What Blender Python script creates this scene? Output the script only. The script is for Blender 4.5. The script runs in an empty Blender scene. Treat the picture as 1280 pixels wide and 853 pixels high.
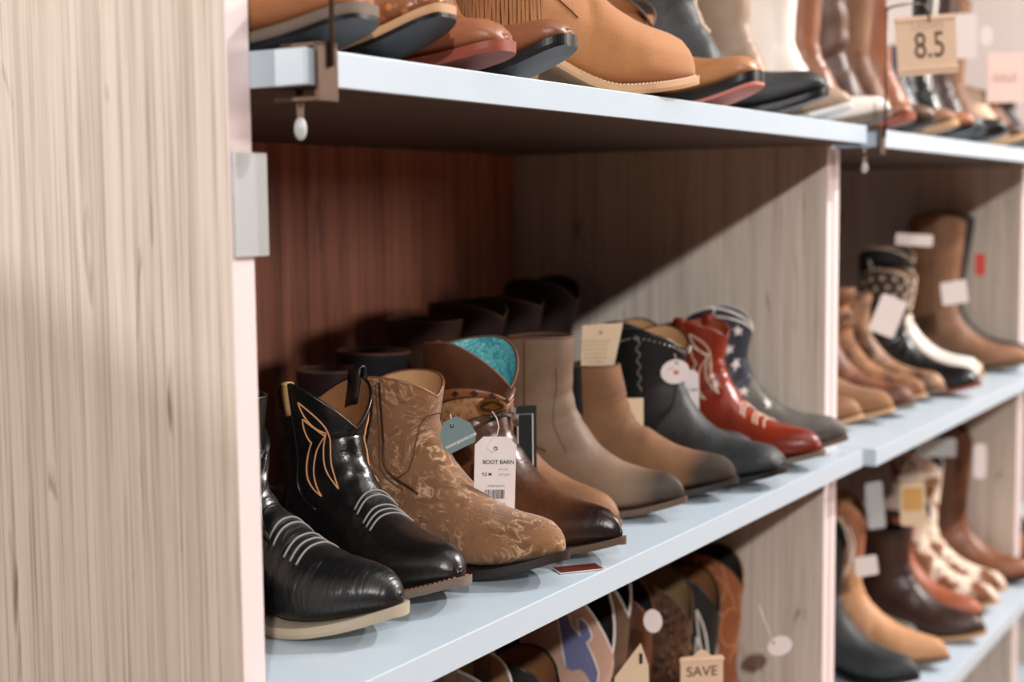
import bpy, math, random
import numpy as np
from mathutils import Vector, Matrix
random.seed(7)
SC = bpy.context.scene
COL = SC.collection
PI = math.pi
ZO = 1.257                      # world height of the camera-calibrated zero level

# ------------------------------------------------------------------ materials
def lin(c):
    out = []
    for v in c[:3]:
        v = v / 255.0
        out.append(v / 12.92 if v <= .04045 else ((v + .055) / 1.055) ** 2.4)
    return (out[0], out[1], out[2], 1.0)

MATS = {}
def newmat(name):
    m = bpy.data.materials.new(name); m.use_nodes = True
    nt = m.node_tree; b = nt.nodes['Principled BSDF']
    return m, nt, b

def plain(name, c, rough=.5, metal=0, spec=.5, trans=0, alpha=1):
    if name in MATS: return MATS[name]
    m, nt, b = newmat(name)
    b.inputs['Base Color'].default_value = lin(c)
    b.inputs['Roughness'].default_value = rough
    b.inputs['Metallic'].default_value = metal
    b.inputs['Specular IOR Level'].default_value = spec
    b.inputs['Transmission Weight'].default_value = trans
    b.inputs['Alpha'].default_value = alpha
    # a little procedural unevenness of the finish
    tc = nt.nodes.new('ShaderNodeTexCoord'); n = nt.nodes.new('ShaderNodeTexNoise')
    n.inputs['Scale'].default_value = 35
    nt.links.new(tc.outputs['Object'], n.inputs['Vector'])
    mr = nt.nodes.new('ShaderNodeMapRange')
    mr.inputs['To Min'].default_value = max(0, rough - .06); mr.inputs['To Max'].default_value = min(1, rough + .06)
    nt.links.new(n.outputs['Fac'], mr.inputs['Value']); nt.links.new(mr.outputs['Result'], b.inputs['Roughness'])
    MATS[name] = m
    return m

def ramp(nt, stops, interp='LINEAR'):
    r = nt.nodes.new('ShaderNodeValToRGB'); cr = r.color_ramp; cr.interpolation = interp
    while len(cr.elements) < len(stops): cr.elements.new(.5)
    for e, (p, c) in zip(cr.elements, stops): e.position = p; e.color = lin(c)
    return r

def noise(nt, vec, scale, detail=4, dist=0, rough=.55):
    n = nt.nodes.new('ShaderNodeTexNoise')
    n.inputs['Scale'].default_value = scale; n.inputs['Detail'].default_value = detail
    n.inputs['Distortion'].default_value = dist; n.inputs['Roughness'].default_value = rough
    nt.links.new(vec, n.inputs['Vector']); return n

def bump(nt, b, h, strength, dist=.002):
    bp = nt.nodes.new('ShaderNodeBump'); bp.inputs['Strength'].default_value = strength
    bp.inputs['Distance'].default_value = dist
    nt.links.new(h, bp.inputs['Height']); nt.links.new(bp.outputs['Normal'], b.inputs['Normal'])

def leather(name, c1, c2, rough=.45, bs=.35, scale=220, big=14, spec=.5, kind=None, sheen=0, c3=None, toe=None):
    if name in MATS: return MATS[name]
    m, nt, b = newmat(name)
    tc = nt.nodes.new('ShaderNodeTexCoord'); v = tc.outputs['Object']
    L = nt.links.new
    n1 = noise(nt, v, big, 6, .4)
    if kind == 'emboss':      # pale curling vine figure rubbed into suede
        n2 = noise(nt, v, 22, 3, 3.2)
        r = ramp(nt, [(.0, c1), (.40, c1), (.47, c2), (.50, c3), (.53, c2), (.60, c1), (1, c2)])
        L(n2.outputs['Fac'], r.inputs['Fac'])
        mx = nt.nodes.new('ShaderNodeMix'); mx.data_type = 'RGBA'
        r1 = ramp(nt, [(.3, c1), (.7, c2)]); L(n1.outputs['Fac'], r1.inputs['Fac'])
        r2 = ramp(nt, [(.42, (0, 0, 0)), (.6, (255, 255, 255))]); n5 = noise(nt, v, 45, 3, 0); L(n5.outputs['Fac'], r2.inputs['Fac'])
        L(r2.outputs['Color'], mx.inputs['Factor']); L(r1.outputs['Color'], mx.inputs[6]); L(r.outputs['Color'], mx.inputs[7])
        L(mx.outputs[2], b.inputs['Base Color']); h = n2.outputs['Fac']
        n3 = noise(nt, v, 400, 3)
        ad = nt.nodes.new('ShaderNodeMath'); ad.operation = 'ADD'
        L(h, ad.inputs[0]); L(n3.outputs['Fac'], ad.inputs[1]); bump(nt, b, ad.outputs[0], bs)
    elif kind == 'cow':
        n2 = noise(nt, v, 26, 3, .8)
        r = ramp(nt, [(.0, c2), (.44, c1), (.5, c3), (.53, c3)], 'LINEAR'); L(n2.outputs['Fac'], r.inputs['Fac'])
        L(r.outputs['Color'], b.inputs['Base Color']); n3 = noise(nt, v, 300); bump(nt, b, n3.outputs['Fac'], bs)
    elif kind in ('ostrich', 'tooled', 'marble', 'scale', 'streak'):
        vo = nt.nodes.new('ShaderNodeTexVoronoi'); vo.inputs['Scale'].default_value = {'ostrich': 75, 'tooled': 70, 'marble': 60, 'scale': 130, 'streak': 90}[kind]
        if kind == 'streak':
            mp = nt.nodes.new('ShaderNodeMapping'); mp.inputs['Scale'].default_value = (2.6, .35, .5); L(v, mp.inputs['Vector'])
            n2 = noise(nt, mp.outputs['Vector'], 45, 4, .5)
            r = ramp(nt, [(.3, c1), (.7, c2)]); L(n1.outputs['Fac'], r.inputs['Fac']); L(r.outputs['Color'], b.inputs['Base Color'])
            bump(nt, b, n2.outputs['Fac'], bs, .003)
        elif kind == 'marble':
            n2 = noise(nt, v, 55, 4, 2.5)
            r = ramp(nt, [(.35, c1), (.48, c2), (.52, c3), (.56, c2), (.7, c1)]); L(n2.outputs['Fac'], r.inputs['Fac'])
            L(r.outputs['Color'], b.inputs['Base Color']); bump(nt, b, n2.outputs['Fac'], bs)
        else:
            L(v, vo.inputs['Vector'])
            r = ramp(nt, [(.0, c3 or c2), (.18, c3 or c2), (.3, c1), (1, c2)]); L(vo.outputs['Distance'], r.inputs['Fac'])
            L(r.outputs['Color'], b.inputs['Base Color'])
            iv = nt.nodes.new('ShaderNodeMath'); iv.operation = 'SUBTRACT'; iv.inputs[0].default_value = 1; L(vo.outputs['Distance'], iv.inputs[1])
            bump(nt, b, iv.outputs[0], bs, .004)
    else:
        r = ramp(nt, [(.32, c1), (.68, c2)]); L(n1.outputs['Fac'], r.inputs['Fac'])
        L(r.outputs['Color'], b.inputs['Base Color'])
        n2 = noise(nt, v, scale, 5); bump(nt, b, n2.outputs['Fac'], bs)
    if toe:                       # leather burnished dark towards the toe (colour rubbed into the hide)
        src = b.inputs['Base Color'].links[0].from_socket
        sx = nt.nodes.new('ShaderNodeSeparateXYZ'); L(v, sx.inputs[0])
        ad = nt.nodes.new('ShaderNodeMath'); ad.operation = 'MULTIPLY_ADD'; ad.inputs[1].default_value = .05; L(n1.outputs['Fac'], ad.inputs[0]); L(sx.outputs['X'], ad.inputs[2])
        m2 = nt.nodes.new('ShaderNodeMapRange'); m2.inputs['From Min'].default_value = toe[0] + .025; m2.inputs['From Max'].default_value = toe[1] + .025; m2.interpolation_type = 'SMOOTHSTEP'
        L(ad.outputs[0], m2.inputs['Value'])
        mx = nt.nodes.new('ShaderNodeMix'); mx.data_type = 'RGBA'; L(m2.outputs['Result'], mx.inputs['Factor']); L(src, mx.inputs[6]); mx.inputs[7].default_value = lin(toe[2])
        L(mx.outputs[2], b.inputs['Base Color'])
    mr = nt.nodes.new('ShaderNodeMapRange'); mr.inputs['To Min'].default_value = max(.05, rough - .12); mr.inputs['To Max'].default_value = min(1, rough + .12)
    L(n1.outputs['Fac'], mr.inputs['Value']); L(mr.outputs['Result'], b.inputs['Roughness'])
    b.inputs['Specular IOR Level'].default_value = spec
    if sheen:
        b.inputs['Sheen Weight'].default_value = sheen
    MATS[name] = m
    return m

def wood(name, c1, c2, c3, rough=.55, sx=42, off=0):
    m, nt, b = newmat(name)
    L = nt.links.new
    tc = nt.nodes.new('ShaderNodeTexCoord')
    mp = nt.nodes.new('ShaderNodeMapping'); mp.inputs['Scale'].default_value = (sx, sx, 1.1); mp.inputs['Location'].default_value = (off, off, off)
    L(tc.outputs['Object'], mp.inputs['Vector'])
    n1 = noise(nt, mp.outputs['Vector'], 1.0, 5, .15)
    mp2 = nt.nodes.new('ShaderNodeMapping'); mp2.inputs['Scale'].default_value = (sx * 4, sx * 4, 5)
    L(tc.outputs['Object'], mp2.inputs['Vector'])
    n2 = noise(nt, mp2.outputs['Vector'], 1.0, 3)
    mp3 = nt.nodes.new('ShaderNodeMapping'); mp3.inputs['Scale'].default_value = (55, 55, 9); mp3.inputs['Location'].default_value = (3, 1, 7)
    L(tc.outputs['Object'], mp3.inputs['Vector'])
    n3 = noise(nt, mp3.outputs['Vector'], 1.0, 2, .8)
    r = ramp(nt, [(.25, c3), (.42, c2), (.6, c1)]); L(n1.outputs['Fac'], r.inputs['Fac'])
    r2 = ramp(nt, [(.28, (205, 200, 195)), (.5, (255, 255, 255))]); L(n2.outputs['Fac'], r2.inputs['Fac'])
    r3 = ramp(nt, [(.22, (175, 165, 155)), (.34, (255, 255, 255))]); L(n3.outputs['Fac'], r3.inputs['Fac'])
    mx = nt.nodes.new('ShaderNodeMix'); mx.data_type = 'RGBA'; mx.blend_type = 'MULTIPLY'; mx.inputs['Factor'].default_value = 1
    L(r.outputs['Color'], mx.inputs[6]); L(r2.outputs['Color'], mx.inputs[7])
    mx2 = nt.nodes.new('ShaderNodeMix'); mx2.data_type = 'RGBA'; mx2.blend_type = 'MULTIPLY'; mx2.inputs['Factor'].default_value = 1
    L(mx.outputs[2], mx2.inputs[6]); L(r3.outputs['Color'], mx2.inputs[7])
    L(mx2.outputs[2], b.inputs['Base Color'])
    b.inputs['Roughness'].default_value = rough
    bump(nt, b, n2.outputs['Fac'], .08, .001)
    return m

# ------------------------------------------------------------------ mesh helpers
def obj(name, verts, faces, mat, parent=None, smooth=True):
    me = bpy.data.meshes.new(name)
    me.from_pydata([tuple(map(float, v)) for v in verts], [], [tuple(f) for f in faces])
    me.materials.append(mat)
    if smooth:
        for p in me.polygons: p.use_smooth = True
    me.update()
    o = bpy.data.objects.new(name, me); COL.objects.link(o)
    if parent is not None: o.parent = parent
    return o

def empty(name, loc, rz=0, label=None, cat=None, group=None):
    o = bpy.data.objects.new(name, None); COL.objects.link(o)
    o.empty_display_size = .05
    o.location = loc; o.rotation_euler = (0, 0, rz)
    if label: o['label'] = label
    if cat: o['category'] = cat
    if group: o['group'] = group
    return o

def tag(o, label, cat, group=None):
    o['label'] = label; o['category'] = cat
    if group: o['group'] = group
    return o

class MB:
    def __init__(s): s.v = []; s.f = []
    def add(s, v, f):
        n = len(s.v); s.v += [tuple(map(float, p)) for p in v]; s.f += [tuple(i + n for i in q) for q in f]
    def box(s, x0, x1, y0, y1, z0, z1, c=0):
        if c <= 0:
            v = [(x, y, z) for x in (x0, x1) for y in (y0, y1) for z in (z0, z1)]
            s.add(v, [(0, 1, 3, 2), (4, 6, 7, 5), (0, 4, 5, 1), (2, 3, 7, 6), (0, 2, 6, 4), (1, 5, 7, 3)]); return
        # chamfered box: octagon-profile in every direction via 24 verts
        v = []; ids = {}
        for ix, (X, sx) in enumerate(((x0, 1), (x1, -1))):
            for iy, (Y, sy) in enumerate(((y0, 1), (y1, -1))):
                for iz, (Z, sz) in enumerate(((z0, 1), (z1, -1))):
                    ids[(ix, iy, iz, 0)] = len(v); v.append((X, Y + sy * c, Z + sz * c))
                    ids[(ix, iy, iz, 1)] = len(v); v.append((X + sx * c, Y, Z + sz * c))
                    ids[(ix, iy, iz, 2)] = len(v); v.append((X + sx * c, Y + sy * c, Z))
        I = ids; f = []
        for a in (0, 1):
            f.append([I[(a, 0, 0, 0)], I[(a, 1, 0, 0)], I[(a, 1, 1, 0)], I[(a, 0, 1, 0)]])
            f.append([I[(0, a, 0, 1)], I[(1, a, 0, 1)], I[(1, a, 1, 1)], I[(0, a, 1, 1)]])
            f.append([I[(0, 0, a, 2)], I[(1, 0, a, 2)], I[(1, 1, a, 2)], I[(0, 1, a, 2)]])
        for a in (0, 1):
            for b in (0, 1):
                f.append([I[(a, b, 0, 0)], I[(a, b, 1, 0)], I[(a, b, 1, 1)], I[(a, b, 0, 1)]])
                f.append([I[(a, 0, b, 0)], I[(a, 1, b, 0)], I[(a, 1, b, 2)], I[(a, 0, b, 2)]])
                f.append([I[(0, a, b, 1)], I[(1, a, b, 1)], I[(1, a, b, 2)], I[(0, a, b, 2)]])
        for k in [(a, b, c_) for a in (0, 1) for b in (0, 1) for c_ in (0, 1)]:
            f.append([I[k + (0,)], I[k + (1,)], I[k + (2,)]])
        s.add(v, f)
    def tube(s, pts, r, n=8, closed=False, caps=True):
        P = [np.array(p, float) for p in pts]; m = len(P); vv = []; ff = []
        up = None
        for i in range(m):
            a = P[(i - 1) % m] if (closed or i > 0) else P[i]; b = P[(i + 1) % m] if (closed or i < m - 1) else P[i]
            t = b - a; t = t / (np.linalg.norm(t) + 1e-12)
            if up is None:
                up = np.array([0, 0, 1.0]) if abs(t[2]) < .9 else np.array([1.0, 0, 0])
            u = up - t * up.dot(t); u /= (np.linalg.norm(u) + 1e-12); w = np.cross(t, u); up = u
            rr = r[i] if hasattr(r, '__len__') else r
            for k in range(n):
                q = 2 * PI * k / n; vv.append(P[i] + rr * (u * math.cos(q) + w * math.sin(q)))
        M = m if closed else m - 1
        for i in range(M):
            for k in range(n):
                a0 = i * n + k; a1 = i * n + (k + 1) % n; b0 = ((i + 1) % m) * n + k; b1 = ((i + 1) % m) * n + (k + 1) % n
                ff.append((a0, a1, b1, b0))
        if not closed and caps:
            ff.append(tuple(range(n))[::-1]); ff.append(tuple((m - 1) * n + k for k in range(n)))
        s.add(vv, ff)
    def ball(s, c, r, n=8, sq=(1, 1, 1)):
        vv = []; ff = []
        for i in range(n + 1):
            th = PI * i / n
            for k in range(n):
                q = 2 * PI * k / n
                vv.append((c[0] + r * sq[0] * math.sin(th) * math.cos(q), c[1] + r * sq[1] * math.sin(th) * math.sin(q), c[2] + r * sq[2] * math.cos(th)))
        for i in range(n):
            for k in range(n): ff.append((i * n + k, (i + 1) * n + k, (i + 1) * n + (k + 1) % n, i * n + (k + 1) % n))
        s.add(vv, ff)
    def prism(s, poly, t, plane='xz', off=0):
        """outline in a plane, extruded by t along the third axis"""
        n = len(poly)
        def P(a, b, d): return (a, d, b) if plane == 'xz' else ((a, b, d) if plane == 'xy' else (d, a, b))
        v = [P(a, b, off) for a, b in poly] + [P(a, b, off + t) for a, b in poly]
        f = [tuple(range(n))[::-1], tuple(range(n, 2 * n))] + [(i, (i + 1) % n, n + (i + 1) % n, n + i) for i in range(n)]
        s.add(v, f)
    def build(s, name, mat, parent=None, smooth=False): return obj(name, s.v, s.f, mat, parent, smooth)

def sm(x, a, b):
    t = np.clip((x - a) / (b - a), 0, 1); return t * t * (3 - 2 * t)

# ------------------------------------------------------------------ the boot
class Boot:
    """local frame: x to the toe, y to the left, z up; origin on the shelf under the back of the heel"""
    def __init__(s, name, label, toe, hd, z, group=None, L=.235, H=.19, sd=.046, sw=.036, heel=.034, style='round', W=.037,
                 dip=.0, dipb=None, lean=0, spring=.020, so=.006, welt=.003, cat='boot', NV=64, NP=48, th=1.0, q=1.0, vamp_h=1.0, slouch=0, wr=.0007, lift=0):
        s.__dict__.update(locals()); s.dipb = dip if dipb is None else dipb
        s.hh = heel + so if False else heel
        a = math.radians(hd)
        s.root = empty(name, (toe[0] - L * math.cos(a), toe[1] - L * math.sin(a), z + ZO + .0009 + lift), a, label, cat, group)
        s.grid()
    def w(s, x):
        """half width of the foot at x (0..L)"""
        u = x / s.L; W = s.W
        base = np.interp(u, [0, .12, .3, .42, .62, .72, .8, 1.0], [.80 * W, .84 * W, .80 * W, .78 * W, .97 * W, W, .96 * W, .84 * W])
        heel = np.sqrt(np.clip(1 - (np.clip(.13 - u, 0, .13) / .13) ** 2.2, 0, 1))
        xc, n, m = {'round': (.70, 2.0, 1.75), 'snip': (.66, 1.7, 1.4), 'pointed': (.64, 1.5, 1.3), 'square': (.88, 3.2, 2.4)}[s.style]
        if s.style == 'square': base = base * np.interp(u, [.7, 1], [1, .80])
        t = np.clip((u - xc) / (1 - xc), 0, 1)
        return base * heel * np.clip(1 - t ** n, 0, 1) ** (1 / m)
    def zb(s, x):
        u = np.asarray(x / s.L)
        return s.so + (s.hh - s.so) * (1 - sm(u, .20, .60)) + s.spring * np.clip((u - .58) / .42, 0, 1) ** 1.7
    def grid(s):
        L = s.L; k = L / .235; th = s.th
        kz = min(1.0, (s.H - .008) / .165)
        us = np.concatenate([1 - .5 * (np.linspace(0, 1, 26) ** 1.6) * .92])
        us[0] = .9995
        hx = [.5, .54, .60, .68, .78, .88, .95, 1.0]; hy = [.087, .077, .0655, .0535, .0435, .0365, .0325, .029]
        F = []; K = []; w = []; fx = []
        for u in us:
            x = u * L; z = float(s.zb(x)); h = float(np.interp(u, hx, hy)) * th * k
            h = h * (s.vamp_h if u < .8 else 1) * max(.12, math.sqrt(max(0, 1 - max(0, (u - .87) / .13) ** 2.3)))
            F.append((x - h * .10 * (1 if u < .9 else (1 - u) / .1), z + h)); K.append((x, z)); w.append(max(.0015, float(s.w(x)) * .985) if u < .999 else .5 * float(s.w(.9973 * L))); fx.append(1.0)
            if u > .999: F[-1] = (x, z + .0085 * th); K[-1] = (x, z + .0015)
        zk = lambda u: float(s.zb(u * L))
        keys = [((.487, .0925), (.50, zk(.50)), .031, 1), ((.468, .0985), (.38, zk(.38)), .031, .95), ((.452, .104), (.24, zk(.24)), .031, .9), ((.438, .110), (.11, zk(.11)), .031, .8),
                ((.427, .116), (.02, zk(.02) + .004), .031, .6), ((.418, .122), (-.004, s.hh + .018), .031, .35), ((.411, .128), (.004, s.hh + .034), .030, .15), ((.406, .135), (.014, s.hh + .050), .029, 0)]
        for (fa, fz), (ka, kz_), ww, ff in keys:
            F.append((fa * L, fz * kz * (.5 + .5 * k) + (s.hh - .034) * .7)); K.append((ka * L, kz_ if kz_ < s.hh + .01 else s.hh + (kz_ - s.hh) * kz)); w.append(ww * k); fx.append(ff)
        # resample foot + ankle
        F = np.array(F); K = np.array(K); w = np.array(w); fx = np.array(fx)
        n0 = len(us); d = np.concatenate([[0], np.cumsum(np.linalg.norm(np.diff((F * 2 + K) / 3, axis=0), axis=1) + 1e-4)])
        N1 = int(s.NV * .62); t = np.linspace(0, d[-1], N1) if False else np.concatenate([d[:6], np.linspace(d[6], d[-1], N1)[1:]])
        R = lambda A: np.interp(t, d, A)
        F = np.stack([R(F[:, 0]), R(F[:, 1])], 1); K = np.stack([R(K[:, 0]), R(K[:, 1])], 1); w = R(w); fx = R(fx)
        for _ in range(6):
            for A in (F, K): A[7:-1] = (A[6:-2] + A[7:-1] * 2 + A[8:]) / 4
        N2 = s.NV - N1
        s.NF = len(F)
        cs = np.linspace(0, 2 * PI, s.NP, endpoint=False); c = np.cos(cs); sn = np.sin(cs)
        rings = []
        for i in range(len(F)):
            M = (F[i] + K[i]) / 2; A = (F[i] - K[i]) / 2; f = fx[i]
            eb = 1 - .55 * f; el = 1 - .22 * f
            a = np.where(c >= 0, np.abs(c) ** (1 - .12 * f), -np.abs(c) ** eb)
            lat = np.sign(sn) * np.abs(sn) ** el * (1 - .30 * f * np.clip(a, 0, 1) ** 1.2)
            rings.append(np.stack([M[0] + A[0] * a, w[i] * lat, M[1] + A[1] * a], 1))
        base = rings[-1]; cxs = .225 * L + s.lean
        s_ = np.abs(sn)
        g = (1 - s_) ** s.q
        top = s.H - np.where(c > 0, s.dip, s.dipb) * g
        T = np.stack([cxs + s.sd * c, s.sw * sn, top], 1)
        for j in range(1, N2 + 1):
            t = j / N2; e = t ** 1.15 if True else t
            xy = base * (1 - sm(t, 0, 1) * .35 - e * .65) + T * (sm(t, 0, 1) * .35 + e * .65)
            r = xy.copy(); r[:, 2] = base[:, 2] * (1 - t) + T[:, 2] * t
            if s.slouch:
                r[:, 0] += s.slouch * .5 * math.sin(t * 21) * c * (1 - t); r[:, 1] += s.slouch * .5 * math.sin(t * 21) * sn * (1 - t)
                r[:, 0] += s.slouch * math.sin(t * 9)
            rings.append(r)
        s.G = np.array(rings); s.n = len(rings); s.vs = (s.NF - 1) / (s.n - 1)
        if s.wr:                      # creases over the ankle and a few across the ball
            rs = random.Random(int(abs(s.toe[0]) * 1000)); a0 = rs.uniform(0, 6); a1 = rs.uniform(.9, 1.3)
            for i in range(8, s.n - 1):
                v = i / (s.n - 1) / s.vs; amp = math.exp(-((v - .88) / .22) ** 2) + .35 * math.exp(-((v - .42) / .10) ** 2)
                if amp < .03: continue
                ctr = s.G[i].mean(0); d = s.G[i] - ctr; d /= (np.linalg.norm(d, axis=1, keepdims=True) + 1e-9)
                f = np.sin(i * a1 + 1.6 * np.sin(cs * 2 + a0) + 2.2 * c) * (.35 + .65 * np.clip(c + .3, 0, 1))
                s.G[i] = s.G[i] + d * (s.wr * amp * f)[:, None]
    def S(s, v, ph):
        f = np.clip(v, 0, 1) * (s.n - 1); i = int(min(f, s.n - 2)); a = f - i
        g = (ph % (2 * PI)) / (2 * PI) * s.NP; j = int(g) % s.NP; b = g - int(g); j2 = (j + 1) % s.NP
        G = s.G
        return (G[i, j] * (1 - b) + G[i, j2] * b) * (1 - a) + (G[i + 1, j] * (1 - b) + G[i + 1, j2] * b) * a
    def N(s, v, ph):
        v = min(max(v, .01), .99)
        dv = s.S(v + .012, ph) - s.S(v - .012, ph); dp = s.S(v, ph + .08) - s.S(v, ph - .08)
        n = np.cross(dp, dv); n /= (np.linalg.norm(n) + 1e-9)
        f = v * (s.n - 1); c = s.G[int(f)].mean(0)
        return n if n.dot(s.S(v, ph) - c) > 0 else -n
    def P(s, v, ph, off=0): return s.S(v, ph) + (s.N(v, ph) * off if off else 0)
    def upper(s, mat, name='upper'):
        n, m = s.n, s.NP; v = s.G.reshape(-1, 3); f = []
        for i in range(n - 1):
            for j in range(m): f.append((i * m + j, i * m + (j + 1) % m, (i + 1) * m + (j + 1) % m, (i + 1) * m + j))
        v = np.concatenate([v, [v[:m].mean(0) + np.array([.0009, 0, 0])]]); k = len(v) - 1
        for j in range(m): f.append((j, k, (j + 1) % m))
        return obj(name, v, f, mat, s.root)
    def lining(s, mat, depth=.055, th=.0028):
        m = s.NP; V = []; Fc = []; top = s.G[-1]; c = top.mean(0)
        k = 8; dep = max(.02, min(depth, s.H * .4)); K = []
        for i in range(k):
            t = i / (k - 1); v = 1 - t * (1 - s.vs) * .8
            r = np.array([s.S(v, 2 * PI * j / m) for j in range(m)]); cc = r.mean(0); d = (r - cc); d[:, 2] = 0
            ln = np.linalg.norm(d, axis=1, keepdims=True) + 1e-9; r = r - d / ln * th
            if i == 0: r[:, 2] += .0004
            V += list(r)
        for i in range(k - 1):
            for j in range(m): Fc.append((i * m + j, (i + 1) * m + j, (i + 1) * m + (j + 1) % m, i * m + (j + 1) % m))
        Fc.append(tuple((k - 1) * m + j for j in range(m)))
        return obj('lining', V, Fc, mat, s.root)
    def collar(s, mat, r=.0017, name='collar_trim'):
        mb = MB(); m = s.NP
        top = s.G[-1]; c = top.mean(0); d = top - c; d[:, 2] = 0; d /= np.linalg.norm(d, axis=1, keepdims=True)
        mb.tube(list(top - d * r * .8), r, 6, closed=True); return mb.build(name, mat, s.root, True)
    def patch(s, name, mat, v0, v1, p0, p1, off=.0012, nv=10, nph=40, parent=None, closed=False):
        V = []; Fc = []
        for i in range(nph + 1):
            ph = p0 + (p1 - p0) * i / nph; a = v0(ph) if callable(v0) else v0; b = v1(ph) if callable(v1) else v1
            col = [s.P(a, ph, 0)] + [s.P(a + (b - a) * j / nv, ph, off) for j in range(nv + 1)] + [s.P(b, ph, 0)]
            if not closed and i in (0, nph): col = [s.P(a + (b - a) * min(max(j - 1, 0), nv) / nv, ph, 0) for j in range(nv + 3)]
            V += col
        r = nv + 3
        for i in range(nph):
            for j in range(r - 1): Fc.append((i * r + j, (i + 1) * r + j, (i + 1) * r + j + 1, i * r + j + 1))
        return obj(name, V, Fc, mat, parent or s.root)
    def lines(s, name, mat, paths, r=.0008, off=.0006, n=5, parent=None, dash=0):
        mb = MB()
        for p in paths:
            pts = []
            for a, b in zip(p[:-1], p[1:]):
                k = max(2, int(math.hypot((b[0] - a[0]) * 60, (b[1] - a[1]) * 6)))
                for i in range(k): pts.append(s.P(a[0] + (b[0] - a[0]) * i / k, a[1] + (b[1] - a[1]) * i / k, off))
            pts.append(s.P(*p[-1], off)); mb.tube(pts, r, n)
        return mb.build(name, mat, parent or s.root, True)
    def decal(s, name, mat, outline, vc, pc, off=.0014, rot=0, rings=4, thick=.0012, parent=None):
        """flat shape (metres) laid on the leather around (vc, pc)"""
        c = s.S(vc, pc); du = np.linalg.norm(s.S(vc, pc + .05) - c) / .05; dv = np.linalg.norm(s.S(vc + .01, pc) - c) / .01
        cr, sr = math.cos(rot), math.sin(rot); V = [s.P(vc, pc, off)]; Fc = []; n = len(outline)
        for q in range(1, rings + 1):
            for x, y in outline:
                X = (x * cr - y * sr) * q / rings; Y = (x * sr + y * cr) * q / rings
                V.append(s.P(vc + Y / dv, pc + X / du, off if q < rings + 1 else 0))
        for x, y in outline:
            X = (x * cr - y * sr); Y = (x * sr + y * cr); V.append(s.P(vc + Y / dv, pc + X / du, off - thick))
        for j in range(n): Fc.append((0, 1 + j, 1 + (j + 1) % n))
        for q in range(rings):
            for j in range(n): Fc.append((1 + q * n + j, 1 + (q + 1) * n + j, 1 + (q + 1) * n + (j + 1) % n, 1 + q * n + (j + 1) % n))
        return obj(name, V, Fc, mat, parent or s.root, False)
    def outline(s, x0, x1, ex, n=26):
        xs = x0 + (x1 - x0) * (1 - np.cos(np.linspace(0, PI, n))) / 2
        # extend so the welt stands proud all round
        pts = []
        for x in xs:
            u = np.clip(x, 0.0008, s.L * .9985); pts.append((x, float(s.w(u)) + ex))
        return pts
    def sole(s, mat, hmat=None, outs=None, stitch=None, edge=None, heel_t=.92, tread=None):
        L = s.L; ex = s.welt; n = 72; so = s.so
        t = (1 - np.cos(np.linspace(0, PI, n))) / 2
        xs = np.concatenate([[0], L * t[1:-1], [L]]); hw = np.array([0.0] + [float(s.w(x)) for x in xs[1:-1]] + [0.0])
        tip = .45 if s.style == 'square' else .12
        hw[-1] = hw[-2] * tip; hw[0] = hw[1] * .35
        dx = np.gradient(xs); dw = np.gradient(hw); ln = np.sqrt(dx ** 2 + dw ** 2) + 1e-9
        ox = xs - dw / ln * ex; ow = hw + dx / ln * ex
        ox[-1] = L + ex; ox[0] = -ex; ow[-1] = hw[-1] + ex * .2; ow[0] = hw[0] + ex * .2
        rows = [(float(x), float(h), float(s.zb(np.clip(x, 0, L)))) for x, h in zip(ox, ow)]
        V = []; Fc = []
        for x, h_, z in rows:
            V += [(x, -h_, z + .0012), (x, h_, z + .0012), (x, h_, z - so * .55), (x, h_ * .97, z - so), (x, -h_ * .97, z - so), (x, -h_, z - so * .55)]
        for i in range(n - 1):
            for j in range(6): Fc.append((i * 6 + j, i * 6 + (j + 1) % 6, (i + 1) * 6 + (j + 1) % 6, (i + 1) * 6 + j))
        Fc.append(tuple(range(6))[::-1]); Fc.append(tuple((n - 1) * 6 + j for j in range(6)))
        so_o = obj('sole', V, Fc, mat, s.root, False)
        if outs is not None:
            V2 = [(x, y, (z if j % 6 not in (0, 1) else z)) for j, (x, y, z) in enumerate(V)]
            V2 = []
            for x, hw, z in rows:
                if x < .30 * L: continue
                V2 += [(x, -hw * 1.0, z - so + .0004), (x, hw * 1.0, z - so + .0004), (x, hw * .98, z - so - .0032), (x, -hw * .98, z - so - .0032)]
            m = len(V2) // 4; F2 = [(i * 4 + j, i * 4 + (j + 1) % 4, (i + 1) * 4 + (j + 1) % 4, (i + 1) * 4 + j) for i in range(m - 1) for j in range(4)]
            F2 += [(0, 3, 2, 1), tuple((m - 1) * 4 + j for j in range(4))]
            obj('outsole', V2, F2, outs, s.root, False)
        # heel block
        hx = .27 * L; top = s.outline(-ex * .8, hx, ex * .8, 14); hmat = hmat or mat
        ring = [(x, y) for x, y in top] + [(x, -y) for x, y in top[::-1]]
        if s.hh - so > .004:
            V = []; lv = 5
            for q in range(lv):
                a = q / (lv - 1); sc = 1 - (1 - heel_t) * a ** .8
                for x, y in ring:
                    z = (float(s.zb(np.clip(x, 0, L))) - so) * (1 - a)
                    xx = hx * .5 + (x - hx * .5) * sc - (.004 * a if x > hx * .8 else 0)
                    V.append((xx, y * sc, z))
            m = len(ring); Fc = [(q * m + j, q * m + (j + 1) % m, (q + 1) * m + (j + 1) % m, (q + 1) * m + j) for q in range(lv - 1) for j in range(m)]
            Fc += [tuple(range(m)), tuple((lv - 1) * m + j for j in range(m))[::-1]]
            obj('heel', V, Fc, hmat, s.root, False)
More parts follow.
